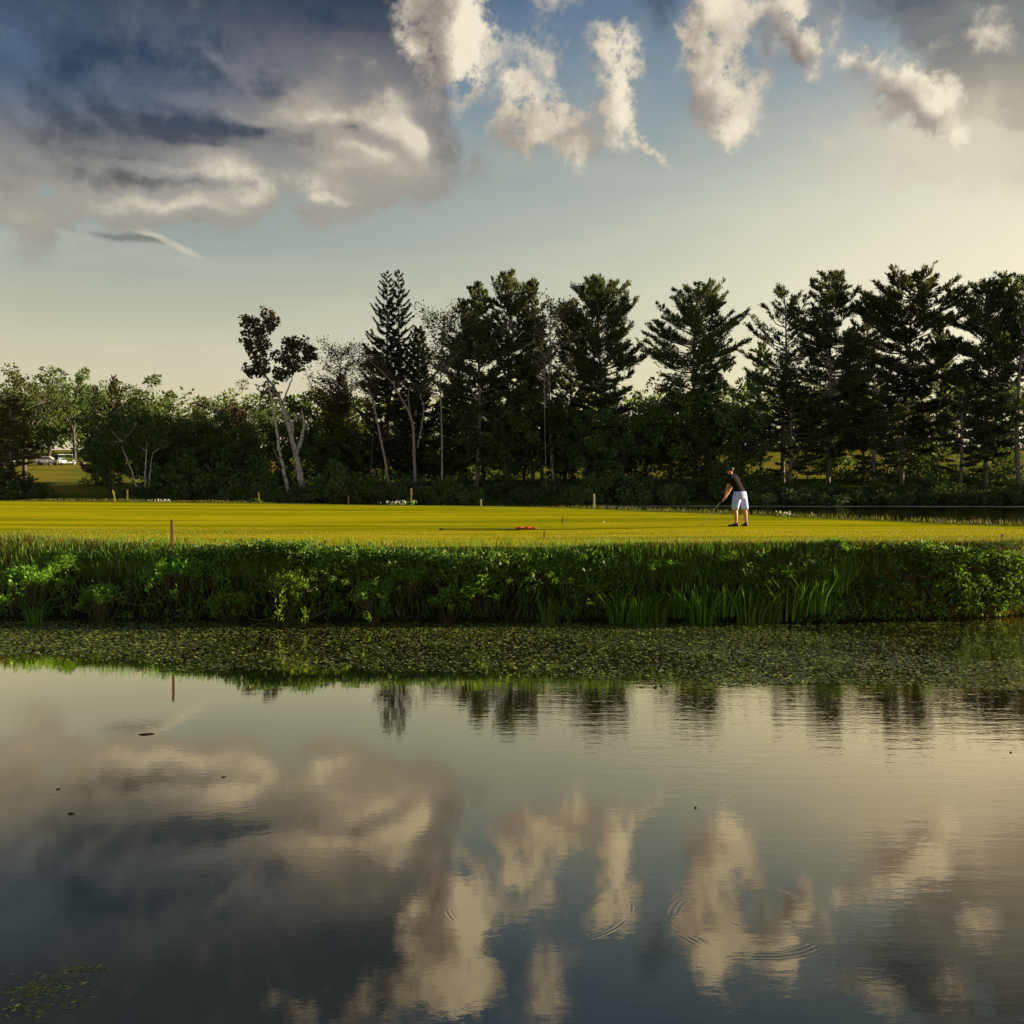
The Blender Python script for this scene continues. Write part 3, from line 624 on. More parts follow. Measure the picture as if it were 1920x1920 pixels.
# trees one can single out by their bare stems, drawn from the photograph's own stems
def stem_tree(name, cat, label, D, stems, crowns, bark, leaf, group=None, size=.36):
    """stems: lists of (px, py, radius) polylines; crowns: (px, py, r_px, depth_shift)"""
    bx = np.mean([s[0][0] for s in stems]); x0 = at(bx, D); y0 = D; z0 = H(x0, y0)
    o = empty(name, (x0, y0, z0)); tag(o, label, cat, group)
    def wp(px, py, dy=0): return np.array([at(px, D) - x0, dy, top_h(py, D, 0) - z0])
    tb = Tubes(8); ends = []
    for i, s in enumerate(stems):
        dy = (i % 3 - 1) * .5; pts = [wp(a, b, dy * k / len(s)) for k, (a, b, r) in enumerate(s)]
        pts = np.array(pts); t = np.linspace(0, len(pts) - 1, len(pts) * 4); ip = np.stack([np.interp(t, np.arange(len(pts)), pts[:, k]) for k in range(3)], -1)
        ip[1:-1] += rng.normal(size=(len(ip) - 2, 3)) * .03
        tb.add(ip, np.interp(t, np.arange(len(pts)), [r * .85 for *_, r in s])); ends.append(ip[-1])
    lv = Leaves(); cs = []; rs = []
    for (px, py, rp, dep) in crowns: cs.append(wp(px, py, dep)); rs.append(rp / FPX * D)
    if cs:
        for c in cs:
            e = ends[np.argmin(((np.array(ends) - c) ** 2).sum(1))]; tb.add(wpath(e, c, 5, .15), np.linspace(.07, .015, 5))
        cs2, rs2 = [], []
        for c, r in zip(cs, rs):
            n = max(6, int(13 * r)); cs2 += list(c + norm(rng.normal(size=(n, 3))) * (rng.uniform(.3, 1.15, (n, 1)) * r)); rs2 += list(rng.uniform(.16, .42, n))
        clump_leaves(lv, cs2, rs2, 15, size, asp=.7, hollow=.1)
    link("trunk", tb.mesh(name + "_stems"), bark, o)
    if cs: link("crown", lv.mesh(name + "_leaves"), leaf, o)
    return o
stem_tree('poplar_tree', 'poplar tree', 'half-dead poplar with forked white trunk and ragged leaning crown against the sky', 115.5,
  [[(567,917,.52),(560,870,.42),(554,845,.36),(540,790,.28),(528,750,.24),(512,720,.2),(498,702,.16),(488,670,.1)], [(556,850,.32),(566,825,.26),(571,795,.2),(567,768,.10)], [(549,815,.22),(549,790,.18),(558,776,.10)], [(548,800,.16),(541,775,.10),(538,768,.05)], [(530,760,.12),(545,720,.1),(556,690,.06)], [(498,702,.1),(492,650,.08),(490,610,.05)]],
  [(462,600,12,0),(470,612,15,.4),(488,612,20,0),(505,592,14,-.5),(508,610,16,.3),(490,635,20,0),(465,645,12,.4),(478,660,14,-.3),(500,660,20,0),(480,690,18,.4),(510,690,22,-.4),(535,665,26,.3),(560,650,22,0),(575,655,16,.5),(555,680,24,-.4),(530,700,20,0),(470,695,10,.3),(585,668,10,0),(545,640,14,.2)], M_white, leaf_mat("poplar_leaves", [(.030, .034, .020), (.060, .062, .034), (.10, .095, .055)], .3), size=.42)
stem_tree('birch_tree', 'birch tree', 'leaning birch with blotched white trunk left of the forked poplar', 114.8,
  [[(541,922,.26),(534,890,.23),(526,850,.2),(519,800,.17),(512,750,.14),(504,715,.10)], [(519,795,.07),(508,788,.05),(499,778,.03)], [(530,865,.07),(520,858,.05),(510,840,.02)]], [(500,730,14,0),(512,745,12,.6)], bark_mat("birch_bark", (.30, .285, .27), (.42, .40, .38), 4.0, (.06, .05, .045)), M_leaf)
stem_tree('dead_tree', 'dead tree', 'slender bare grey trunk leaning left in front of the dark wood', 115,
  [[(728,906,.17),(722,860,.15),(714,820,.13),(706,780,.12),(699,745,.09),(692,728,.05)]], [(690,722,9,0)], bark_mat("grey_bark", (.20, .17, .15), (.30, .27, .24)), M_pale)
stem_tree('broadleaf_tree', 'tree', 'tree with grey Y-shaped stems in front of the twin-topped spruce', 115.3,
  [[(779,905,.24),(777,860,.22),(775,800,.2),(768,772,.17),(750,740,.14),(735,715,.1),(710,690,.07),(680,665,.04)], [(770,778,.1),(765,750,.09),(768,730,.05)], [(783,840,.11),(792,790,.1),(795,760,.08),(786,735,.05)]],
  [(700,680,14,0),(720,695,16,.5),(690,660,10,0),(745,712,12,.4),(785,725,12,0)], bark_mat("grey_stem_bark", (.13, .11, .10), (.24, .21, .19)), M_pale)
BC = bark_mat("young_birch_bark", (.30, .28, .26), (.46, .43, .39), 4.0, (.08, .07, .06))
stem_tree('birch_tree', 'birch tree', 'multi-stemmed birch with thin pale stems and a soft green crown', 113.6,
  [[(256,912,.11),(250,890,.10),(243,868,.09),(236,850,.07),(230,830,.05)], [(273,914,.11),(273,880,.10),(276,845,.06)], [(280,914,.08),(281,885,.07),(285,850,.04)]],
  [(205,800,20,0),(225,785,20,.4),(215,830,22,0),(245,800,22,-.4),(265,780,24,0),(290,790,22,.3),(280,815,24,0),(255,830,22,.5),(235,815,20,0),(300,830,14,0),(190,835,12,0)], BC, M_leaf)
# bushes
SG = 'bushes along the far bank'
for k_, (r_, h_) in enumerate(((2.6, 2.4), (3.4, 2.0), (2.2, 3.2))): proto(f'bush_{k_}', shrub, r_, h_, 34, 115, .26, .55)
bl = ['dark bush at the left picture edge below the golden pine', 'dark rounded bush beside the left one, at the edge of the sloping lawn', 'bush at the foot of the birch stems', 'dark bush with pale flecks right of the birch stems',
 'tall dark bush under the reddish-topped tree', 'bush just left of the white forked trunks', 'grey-green bush at the foot of the airy pale-trunked tree', 'rounded light-topped bush below the straight pine trunk', 'bush under the middle pines',
 'large bush behind the pale yellow stake', 'broad bush left behind the golfer', 'grey-green bush behind the head of the golfer', 'dark broad bush right of the golfer below the sunlit gap', 'leafy bush under the dense many-pointed pine', 'leafy bush at the foot of the short pale stump',
 'bush left of the bare grey pine trunk', 'bush at the foot of the picture-edge pine', 'dark bush between the two white trunks and the leaning grey trunk', 'low bush beneath the Y-shaped grey stems', 'bush behind the tall yellow flower spike', 'overhanging bush at the right end of the far shoreline', 'tall bush under the wide green tree', 'bush between the golfer and the sunlit gap']
bp = [(10,868,113,2,1.7),(56,880,113.5,0,1.1),(300,862,116,2,1.2),(355,850,117,0,1.8),(425,835,119,2,1.9),(490,848,118,0,1.4),(850,882,114,1,1.3),(832,896,113.2,0,1.0),(940,878,116,2,1.3),
 (1100,888,113,0,1.1),(1215,880,113.5,1,1.5),(1345,850,114.5,2,1.5),(1450,892,113.4,1,1.5),(1560,893,113.3,1,1.4),(1660,888,113.6,1,1.3),
 (1750,880,113.8,0,1.5),(1880,905,113.0,1,1.2),(640,858,117,0,1.7),(760,880,115.8,1,1.3),(700,890,115,0,1.1),(1905,918,112.6,0,.8),(1140,850,115.5,2,1.8),(1410,885,113.8,0,1.2)]
for (px, top, D, k_, s_), lb in zip(bp, bl):
    x = at(px, D); b = H(x, D); ht = top_h(top, D, b); ref = (2.9, 2.5, 3.7)[k_]
    place('bush', 'bush', lb, f'bush_{k_}', px, D, s_ * .9, None, M_shrub, M_bark, SG, b, max(.45, ht / ref))
# the low hedge of brambles that runs unbroken along the water, too tangled to count
lv = Leaves(); X = rng.uniform(-64, 64, 900); Y = farshore(X) + rng.uniform(-.6, 4.5, 900)
z = hgt(X, Y) + rng.uniform(.1, 1.5, 900) * (1 + .35 * wob(X, Y, 1.5))
clump_leaves(lv, np.stack([X, Y, np.maximum(z, .15)], -1)[(X < -56.5) | (X > -46.5)], rng.uniform(.45, .95, ((X < -56.5) | (X > -46.5)).sum()), 80, .26)
tag(link("bramble_thicket", lv.mesh("thicket"), M_shrub), 'tangled low brambles hugging the far waterline below the trees', 'brambles', kind='stuff')
# the same wood goes on beyond both sides of the picture and behind, reading as one mass
lv = Leaves(); tb = Tubes(5); cs = []; rs = []
for i in range(66):
    y = rng.uniform(88, 150) if i < 34 else rng.uniform(116, 150)
    x = .56 * y + rng.uniform(8, 100) if i < 34 else -.56 * y - rng.uniform(9, 70)
    h = rng.uniform(15, 26); r = rng.uniform(3.5, 5.5); b = max(0.2, H(x, y)); tb.add([(x, y, b - .3), (x, y, b + h * .6), (x, y, b + h)], [.35, .25, .05])
    n = 46; t = rng.random(n); cs += list(np.stack([x + rng.normal(size=n) * r * .5 * (1.15 - t), y + rng.normal(size=n) * r * .5 * (1.15 - t), b + h * (.12 + .85 * t)], -1)); rs += [1.5] * n
clump_leaves(lv, cs, rs, 20, .95)
wd = empty("woodland", (0, 0, 0)); wd['kind'] = 'stuff'; tag(wd, 'woodland continuing beyond the picture edges', 'wood')
link("trunks", tb.mesh("woodland_trunks"), M_bark, wd); link("foliage", lv.mesh("woodland_foliage"), M_pine, wd)
# understory that closes the view between trunks
lv = Leaves(); n = 620; X = rng.uniform(-54, 66, n); Y = rng.uniform(124, 134, n)
gap = ((X > 31) & (X < 36.5)) | ((X > 43.5) & (X < 46.5)) | ((X > 49) & (X < 51)) | ((X > 58) & (X < 62.5)) | (X < -52)
z = hgt(X, Y) + rng.uniform(.2, 1, n) * np.where(gap, .6, rng.uniform(1.5, 6.5, n) * np.interp(X, [-50, -20, 15, 25, 60], [1, 1, 1, 1, .95]))
clump_leaves(lv, np.stack([X, Y, z], -1), rng.uniform(.7, 1.4, n), 70, .42)
tag(link("undergrowth", lv.mesh("undergrowth"), M_shrub), 'dark undergrowth filling the wood between the trunks', 'undergrowth', kind='stuff')
# distant wood on the rise
lv = Leaves(); n = 2300; X = rng.uniform(-230, 230, n); Y = rng.uniform(235, 275, n); z = hgt(X, Y) + rng.uniform(0, 1, n) * np.interp(X, [-230, -60, 0, 60, 230], [17, 14, 14, 15, 17])
clump_leaves(lv, np.stack([X, Y, z], -1), rng.uniform(1.6, 3.2, n), 26, 1.2)
tag(link("distant_wood", lv.mesh("distant_wood"), M_leaf), 'far-off wood closing the view behind the lawns', 'wood', kind='stuff')
# ---------------- bank vegetation ----------------
M_bank = leaf_mat("bank_leaves", [(.016, .032, .008), (.040, .090, .014), (.090, .17, .022), (.17, .26, .038)], .35)
M_bankl = leaf_mat("broad_bank_leaves", [(.05, .12, .012), (.11, .22, .022), (.20, .32, .045)], .45)
M_blade = leaf_mat("green_blades", [(.03, .08, .010), (.08, .17, .018), (.17, .27, .035)], .4)
M_dry = leaf_mat("dry_fringe_grass", [(.06, .075, .010), (.12, .11, .016), (.24, .17, .03)], .4)
M_straw = leaf_mat("straw_stalks", [(.12, .08, .03), (.22, .15, .06), (.34, .26, .12)], .2)
M_stem = leaf_mat("plant_stems", [(.05, .05, .02), (.09, .08, .03)], .0)
def bank_pt(x, t):
    """t = 0 at the waterline, 1 at the mown edge"""
    y = shore(x) + (crest(x) - shore(x)) * t; return y
# leafy tangle over the slope
lv = Leaves(); n = 1750; X = rng.uniform(-13, 16, n); t = rng.uniform(-.06, 1.0, n) ** 1.0; Y = bank_pt(X, t)
relief = wob(X * 1.8, Y * 2.2, 1.6)
Z = np.maximum(hgt(X, Y), 0) + .04 + rng.uniform(.0, .30, n) * np.clip(.75 + 1.3 * relief, .05, 2.2) * np.interp(t, [0, .3, .8, 1], [.5, 1, .9, .3])
Y = Y - .16 * np.clip(relief, -.8, 1) * 1.6
right = np.clip((X - 6) / 3, 0, 1)
Z += right * rng.uniform(0, .28, n) * (t < .9)
hollow = (X < .8) & (X > -8.6) & (t < .42 + .12 * np.sin(X * 2.3)) & (rng.random(n) < .9); X, Y, Z = X[~hollow], Y[~hollow], Z[~hollow]; n = len(X)
Z = np.minimum(Z, CAMH - Y * np.tan(math.atan(76 / FPX) + R(PITCH) - .0045 * wob(X * 3.1, Y * .2, 1.7)) - rng.uniform(.0, .10, n))
clump_leaves(lv, np.stack([X, Y, Z], -1), rng.uniform(.09, .22, n), 52, .075, asp=.5, hollow=.3)
tag(link("bank_undergrowth", lv.mesh("bank_undergrowth"), M_bank), 'tangle of dark leafy weeds covering the bank between pond and green', 'weeds', kind='stuff')
# brownish long grass along the top of the bank
lv = Leaves(); n = 46000; X = rng.uniform(-14, 17, n); t = rng.normal(.97, .16, n); t = np.where(rng.random(n) < .3, rng.uniform(.3, 1, n), t); t = np.clip(t, .1, 1.22); Y = bank_pt(X, t)
hh = rng.uniform(.04, .12, n) * np.clip(.9 + .7 * wob(X * 2, Y, 1.3), .3, 1.9) * np.interp(t, [.1, .6, .95, 1.22], [1.3, 1.4, .9, .35])
lv.add(np.stack([X, Y, hgt(X, Y) - .01], -1), rng.normal(size=(n, 3)) * [.3, .3, 0] + [0, 0, 1], hh * 1.15, rng.uniform(.006, .013, n))
tag(link("bank_grass", lv.mesh("bank_grass"), M_dry), 'brownish uncut grass fringing the near edge of the green', 'grass', kind='stuff')
lv = Leaves(); n = 16000; X = rng.uniform(6.5, 16, n); t = rng.uniform(.1, 1, n); Y = bank_pt(X, t) - .1
lv.add(np.stack([X, Y, np.maximum(hgt(X, Y), 0)], -1), rng.normal(size=(n, 3)) * [.45, .45, 0] + [0, 0, 1], rng.uniform(.10, .34, n) * np.clip(1 + .6 * wob(X * 2, Y * 2, 1.5), .4, 1.6) * np.interp(t, [0, .6, 1], [1.2, 1, .4]), rng.uniform(.008, .016, n))
tag(link("bank_grass", lv.mesh("olive_bank_grass"), leaf_mat("olive_brown_grass", [(.045, .050, .010), (.10, .085, .018), (.17, .13, .03)], .35)), 'olive-brown grass through the bushes at the right of the bank', 'grass', kind='stuff')
# pale strip laid on the water along the far waterline, right of the yellow stake
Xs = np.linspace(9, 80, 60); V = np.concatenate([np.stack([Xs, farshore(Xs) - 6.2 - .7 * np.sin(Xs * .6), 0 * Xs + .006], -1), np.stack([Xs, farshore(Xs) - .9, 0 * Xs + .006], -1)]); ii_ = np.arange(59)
ms_, q, out = material("pale_strip"); a = q.n('ShaderNodeBsdfPrincipled'); q.put(a.inputs['Base Color'], q.mix(q.sm(q.noise(q.vm('MULTIPLY', q.n('ShaderNodeNewGeometry').outputs['Position'], (.15, .8, 1)), 1.5, 4), .4, .6), (.16, .16, .12), (.42, .41, .34))); a.inputs['Roughness'].default_value = .6; q.put(out.inputs[0], a.outputs[0])
tag(link("far_waterline_strip", mesh_np("far_waterline_strip", V, np.stack([ii_, ii_ + 1, ii_ + 61, ii_ + 60], -1), 4), ms_), 'pale strip lying along the far waterline behind the golfer', 'scum', kind='stuff')
# fringe of short rough along the far edge of the green
lv = Leaves(); n = 20000; X = rng.uniform(-34, 26, n); Y = backe(X) + rng.uniform(-.7, 1.6, n)
hh = rng.uniform(.03, .15, n) * np.interp(X, [-20, 8, 12], [1, .9, .8]) * np.clip(.8 + 1.1 * wob(X * 1.5, Y * .5, 1.2), .2, 2)
lv.add(np.stack([X, Y, hgt(X, Y) - .01], -1), rng.normal(size=(n, 3)) * [.3, .3, 0] + [0, 0, 1], hh, rng.uniform(.010, .026, n))
tag(link("far_edge_grass", lv.mesh("far_edge_grass"), leaf_mat("edge_grass", [(.04, .055, .01), (.09, .10, .014), (.18, .17, .03)], .35)), 'tufty yellow-green rough along the far edge of the green', 'grass', kind='stuff')
# short turf blades close enough to show as texture
lv = Leaves(); n = 60000; X = rng.uniform(-13, 13, n); Y = crest(X) + rng.uniform(0, 1, n) ** 1.5 * 6
lv.add(np.stack([X, Y, hgt(X, Y) - .004], -1), rng.normal(size=(n, 3)) * [.4, .4, 0] + [0, 0, 1], rng.uniform(.012, .035, n), rng.uniform(.006, .012, n))
tag(link("turf_blades", lv.mesh("turf_blades"), leaf_mat("turf_blades", [(.12, .12, .008), (.20, .17, .01), (.26, .21, .012)], .3)), 'short yellow-green turf blades at the near side of the green', 'grass', kind='stuff')

# plants one can single out on the bank
def mound(rad, h, n, per, size, asp=.42):
    tb, lv = Tubes(4), Leaves(); u = rng.normal(size=(n, 2)) * .45; r = np.minimum(np.sqrt((u ** 2).sum(1)), 1)
    z = h * np.sqrt(np.clip(1 - r ** 2 * .9, .05, 1)) * rng.uniform(.75, 1.02, n); c = np.stack([u[:, 0] * rad, u[:, 1] * rad * .7, z], -1)
    for k in range(n): tb.add(wpath((c[k, 0] * .3, c[k, 1] * .3, 0), c[k], 5, .04), np.linspace(.008, .004, 5))
    idx = np.repeat(np.arange(n), per); m = len(idx); az = rng.uniform(0, 6.28, m)
    d = np.stack([np.cos(az), np.sin(az), rng.uniform(.1, .95, m)], -1)
    lv.add(c[idx] + rng.normal(size=(m, 3)) * [.03, .03, .035], d, size * rng.uniform(.6, 1.3, m), size * asp * rng.uniform(.7, 1.1, m), np.array([0, 0, 1.0]) + rng.normal(size=(m, 3)) * .5)
    return tb, lv
def blades(rad, h, n, w):
    lv = Leaves(); segs = 4; az = rng.uniform(0, 6.28, n); r = rng.random(n) ** .6 * rad * .5
    p = np.stack([np.cos(az) * r, np.sin(az) * r, np.zeros(n) - .03], -1); lean = np.stack([np.cos(az), np.sin(az), np.zeros(n)], -1) * rng.uniform(.05, .75, (n, 1))
    H_ = h * rng.uniform(.55, 1.1, n); vs = []
    side = norm(np.cross(lean + rng.normal(size=(n, 3)) * .1, [0, 0, 1.0])); rings = []
    for k in range(segs + 1):
        s = k / segs; c = p + lean * (H_[:, None] * s ** 2) + np.array([0, 0, 1.0]) * (H_[:, None] * (s - .12 * s ** 3 * (rng.random((n, 1)) > .6)))
        ww = w * (1 - s ** 2.2) * .5 + .0006; rings.append((c - side * ww, c + side * ww))
    V, F = [], []; V = np.stack([np.stack(x, 1) for x in rings], 1).reshape(n, -1, 3); k2 = 2 * (segs + 1)
    base = np.arange(n)[:, None] * k2; F = np.concatenate([np.stack([base[:, 0] + 2 * s, base[:, 0] + 2 * s + 1, base[:, 0] + 2 * s + 3, base[:, 0] + 2 * s + 2], -1)[:, None] for s in range(segs)], 1)
    return V.reshape(-1, 3), F.reshape(-1, 4)
for k_, a_ in enumerate(((.62, .48, 50, 24, .070), (.45, .55, 34, 24, .088), (.85, .40, 70, 24, .062))): proto(f'mound_{k_}', mound, *a_)
WG = 'leafy plants along the pond bank'
mo = [(330, 1062, 18.75, 2, 'arching mound of bright green weeds below the wooden post', 1.1), (540, 1085, 18.4, 2, 'wide green mound overhanging the black hollow of the bank', 1.15), (190, 1105, 18.35, 0, 'green clump of weeds low on the bank, left of the post', 1.0),
 (700, 1100, 18.35, 0, 'leafy plant with upright bright shoots over the black hollow', .95), (840, 1112, 18.2, 1, 'small pale-leaved plant close to the waterline', .8), (905, 1088, 18.4, 1, 'broad-leaved plant whose tallest leaves catch the light', 1.15),
 (1110, 1100, 18.3, 1, 'big-leaved plant left of the iris clumps, with pale tips', 1.05), (1240, 1075, 18.6, 0, 'leafy plant above the iris clumps on the bank', .9), (1370, 1075, 18.7, 1, 'light-tipped leafy plant between the iris clumps and the green', .9),
 (60, 1075, 18.8, 2, 'spreading leafy weeds at the left picture edge', 1.1), (1740, 1085, 18.7, 0, 'dark bushy plant at the right of the bank', 1.3), (1860, 1085, 19.2, 2, 'brown-green bushy plant at the right picture edge of the bank', 1.2), (1640, 1095, 18.5, 0, 'bushy plant right of the last iris clump', 1.1)]
mo += [(120, 1050, 19.3, 1, 'small leafy plant near the mown edge, between the left edge and the wooden post', .9), (430, 1120, 18.2, 0, 'low green clump below the arching mound', .9), (620, 1062, 18.8, 2, 'sprawling weeds high on the bank above the upright-shoot plant', 1.0),
 (770, 1075, 18.6, 0, 'rounded leafy plant left of the broad-leaved one', .9), (985, 1070, 18.7, 2, 'sprawling plant left of the thin grassy clump', .9), (1480, 1085, 18.5, 0, 'leafy plant crowning the middle iris clumps', .9), (1560, 1072, 18.9, 1, 'light-tipped plant above the last tall iris clump', .8), (1800, 1110, 19.0, 1, 'low dark plant at the foot of the right-hand bushes', .9)]
for px, py, D, k_, lb, s_ in mo:
    D = D - (.45 if px < 1000 else .3); s_ = s_ * 1.1
    z = CAMH - math.tan(math.atan((py - 960) / FPX) + R(PITCH)) * D; x = at(px, D); b = max(H(x, D), 0.0)
    ref = (.48, .55, .40)[k_]; htt = max(z - b + .05, .3 if px < 1600 else .18)
    place('weed_plant', 'plant', lb, f'mound_{k_}', px, D, s_, None, M_bankl if px < 1600 else M_bank, M_stem, WG, b, htt / ref)
IG = 'iris clumps standing at the waterline'
irv, irf = blades(.5, .60, 80, .024); ir_me = mesh_np("iris_leaves", irv, irf, 4)
ir = [(1165, 17.75, 1.0, 'iris clump furthest left, beside the big-leaved plant'), (1235, 17.8, .8, 'small iris clump second from the left'), (1315, 17.7, 1.15, 'bright fan-shaped iris clump with widely splayed leaves'),
 (1405, 17.8, 1.1, 'iris clump right of the widely splayed fan'), (1470, 17.85, 1.2, 'tall dense iris clump in the middle of the stand'), (1535, 17.9, 1.15, 'last tall iris clump before the brown-green bushes'), (1030, 17.8, .8, 'thin grassy clump below the dry stalks'), (60, 17.4, .55, 'low grassy tuft at the waterline on the left'), (1200, 17.7, .9, 'narrow iris clump between the furthest left one and the small one'), (1275, 17.9, .95, 'iris clump tucked behind the left side of the widely splayed fan'), (1360, 17.9, 1.0, 'iris clump between the widely splayed fan and its right neighbour'), (1438, 17.8, 1.0, 'slim iris clump just left of the tall dense one'), (1505, 17.9, 1.1, 'iris clump between the tall dense one and the last one'), (1570, 18.1, .9, 'sparse iris clump fading into the brown-green bushes')]
for px, D, s_, lb in ir:
    x = at(px, D); o = link("iris_clump", ir_me, M_blade); o.location = (x, D, max(H(x, D), 0)); o.scale = (s_, s_, s_); o.rotation_euler.z = random.uniform(0, 6.28); tag(o, lb, 'iris plant', IG)
# scattered blades and stalks too many to count
lv = Leaves(); n = 15000; X = rng.uniform(-12, 15, n); t = rng.uniform(-.08, 1.0, n); keep = rng.random(n) < np.interp(X, [-12, 0, .8, 6, 7, 15], [.55, .6, 1, 1, .4, .4]); X, t = X[keep], t[keep]; n = len(X); Y = bank_pt(X, t)
lv.add(np.stack([X, Y, np.maximum(hgt(X, Y), 0) + .02], -1), rng.normal(size=(n, 3)) * [.35, .3, 0] + [0, 0, 1], rng.uniform(.16, .46, n) * np.interp(t, [0, .6, 1], [1.1, .9, .42]), rng.uniform(.009, .018, n))
tag(link("bank_blades", lv.mesh("bank_blades"), M_blade), 'loose green blades rising through the weeds of the bank', 'grass', kind='stuff')
lv = Leaves(); n = 520; X = rng.uniform(-12, 15, n); t = rng.uniform(-.04, .5, n); Y = bank_pt(X, t) - .15
lv.add(np.stack([X, Y, np.maximum(hgt(X, Y), 0) + .02], -1), rng.normal(size=(n, 3)) * [.5, .3, 0] + [0, 0, 1], rng.uniform(.12, .4, n), rng.uniform(.008, .014, n))
tag(link("dry_stalks", lv.mesh("dry_stalks"), M_straw), 'scattered dry stalks low on the shaded bank', 'dry stalks', kind='stuff')
# two tall dry seed stalks against the green
for px, py, D, lb in ((1052, 972, 18.8, 'tall thin dry grass stalk rising against the green'), (1018, 997, 18.8, 'short rust-brown seed stalk left of the tall thin one')):
    x = at(px, D); b = H(x, D); h = CAMH - math.tan(math.atan((py - 960) / FPX) + R(PITCH)) * D - b
    o = empty("seed_stalk", (x, D, b)); tag(o, lb, 'dry stalk', 'dry seed stalks at the near edge of the green')
    tb = Tubes(5); tb.add(wpath((0, 0, -.02), (.03, 0, h), 8, .01), np.linspace(.004, .0015, 8)); link("stem", tb.mesh("stalk"), M_straw, o)
    lv = Leaves(); m = 60; z = rng.uniform(.55, 1, m) * h if py > 990 else rng.uniform(.8, 1.0, m) * h
    lv.add(np.stack([z / h * .03, 0 * z, z], -1), rng.normal(size=(m, 3)) * .4 + [0, 0, 1], .035, .012); link("seed_head", lv.mesh("seeds"), leaf_mat("rust_seed", [(.09, .03, .015), (.16, .07, .03)], .1), o)

# ---------------- floating leaves on the pond ----------------
m_pad, q, out = material("floating_leaves")
geo = q.n('ShaderNodeNewGeometry'); big = q.noise(geo.outputs['Position'], .8, 4, .6)
col = q.ramp(q.m('ADD', q.m('MULTIPLY', geo.outputs['Random Per Island'], .6), q.m('MULTIPLY', big, .5)), [(.15, (.012, .018, .003)), (.42, (.045, .060, .008)), (.68, (.10, .135, .017)), (.96, (.20, .23, .045))])
a = q.n('ShaderNodeBsdfPrincipled'); q.put(a.inputs['Base Color'], col); a.inputs['Roughness'].default_value = .42; a.inputs['Specular IOR Level'].default_value = .4
q.put(out.inputs[0], a.outputs[0])
n = 150000; X = rng.uniform(-13.5, 16, n); u = rng.random(n)
edge = np.interp(at(1, 1) * 0 + X / 13.0 * FPX + 960, [-400, 0, 300, 640, 900, 1060, 1200, 1500, 1700, 1920, 2400], [ydist(1250, 0), ydist(1262, 0), ydist(1273, 0), ydist(1272, 0), ydist(1266, 0), ydist(1263, 0), ydist(1266, 0), ydist(1256, 0), ydist(1260, 0), ydist(1278, 0), ydist(1300, 0)])
sh_ = shore(X); Y = edge - .9 + (sh_ + .3 - edge + .9) * u
pat = wob(X * 1.3, Y * 2.6, 1.2); ragged = (Y - edge) / 1.3 + .95 * pat * np.interp(X, [-8, 0, 3], [.8, 1.0, 1.4])
rt_ = np.clip((X - 1.5) / 3, 0, 1)
dens = np.clip(.35 + ragged * 1.3, 0, 1) * np.where(Y > sh_ - .35, .35, 1) * (1 - rt_ * .45 * (np.sin(Y * 3.1 + X * .8 + pat) > .1)) * np.clip(.9 + .8 * wob(X * 4, Y * 5, 1.4), .42, 1)
keep = rng.random(n) < dens; X, Y = X[keep], Y[keep]; n = len(X)
a_ = rng.uniform(0, 6.28, n); r_ = rng.uniform(.009, .021, n) * rng.choice([1, 1, 1.2, 1.6], n); k = 6; th = np.linspace(0, 2 * np.pi, k, endpoint=False)
tlt = rng.normal(size=(n, 2)) * .16
vx = r_[:, None] * np.cos(th)[None]; vy = r_[:, None] * .72 * np.sin(th)[None]
ca, sa = np.cos(a_)[:, None], np.sin(a_)[:, None]; px_, py_ = vx * ca - vy * sa, vx * sa + vy * ca
pz = .006 + r_[:, None] * .06 + px_ * tlt[:, :1] + py_ * tlt[:, 1:]
V = np.stack([X[:, None] + px_, Y[:, None] + py_, np.maximum(pz, .002)], -1).reshape(-1, 3)
tag(link("floating_leaves", mesh_np("floating_leaves", V, np.arange(len(V)), 6), m_pad), 'mat of small floating leaves covering the pond below the bank', 'water weeds', kind='stuff')
# faint scum line where the water meets the bank, and a strand of pond weed at the near left
def strands(n, cx, cy, sx_, sy_, L, w, tiltdir):
    lv = Leaves(); n = int(n * 1.8); p = np.stack([rng.normal(cx, sx_ * 1.4, n), rng.normal(cy, sy_ * 1.3, n), np.full(n, .003)], -1)
    d = np.array(tiltdir) + rng.normal(size=(n, 3)) * [.4, .5, .03]; lv.add(p, d, rng.uniform(1.0 - .6, 1.3, n) * L, w * rng.uniform(.6, 1.3, n), np.array([0, 0, 1.0]) + rng.normal(size=(n, 3)) * .3); return lv
lv = Leaves()
for (px, py, sx_, sy_, n_) in ((140, 1818, .05, .012, 70), (95, 1835, .07, .03, 60), (60, 1855, .07, .035, 90), (25, 1862, .05, .03, 70), (30, 1895, .07, .03, 60), (100, 1880, .08, .04, 50)):
    y = ydist(py, 0); lv.v += strands(n_, at(px, y), y, sx_, sy_, (.045), .0035, (.9, .35, .0)).v
tag(link("pond_weed", lv.mesh("pond_weed"), leaf_mat("pond_weed", [(.010, .016, .006), (.025, .036, .010), (.07, .09, .03)], .2)), 'thin green strands of pond weed floating at the near left corner', 'pond weed', kind='stuff')
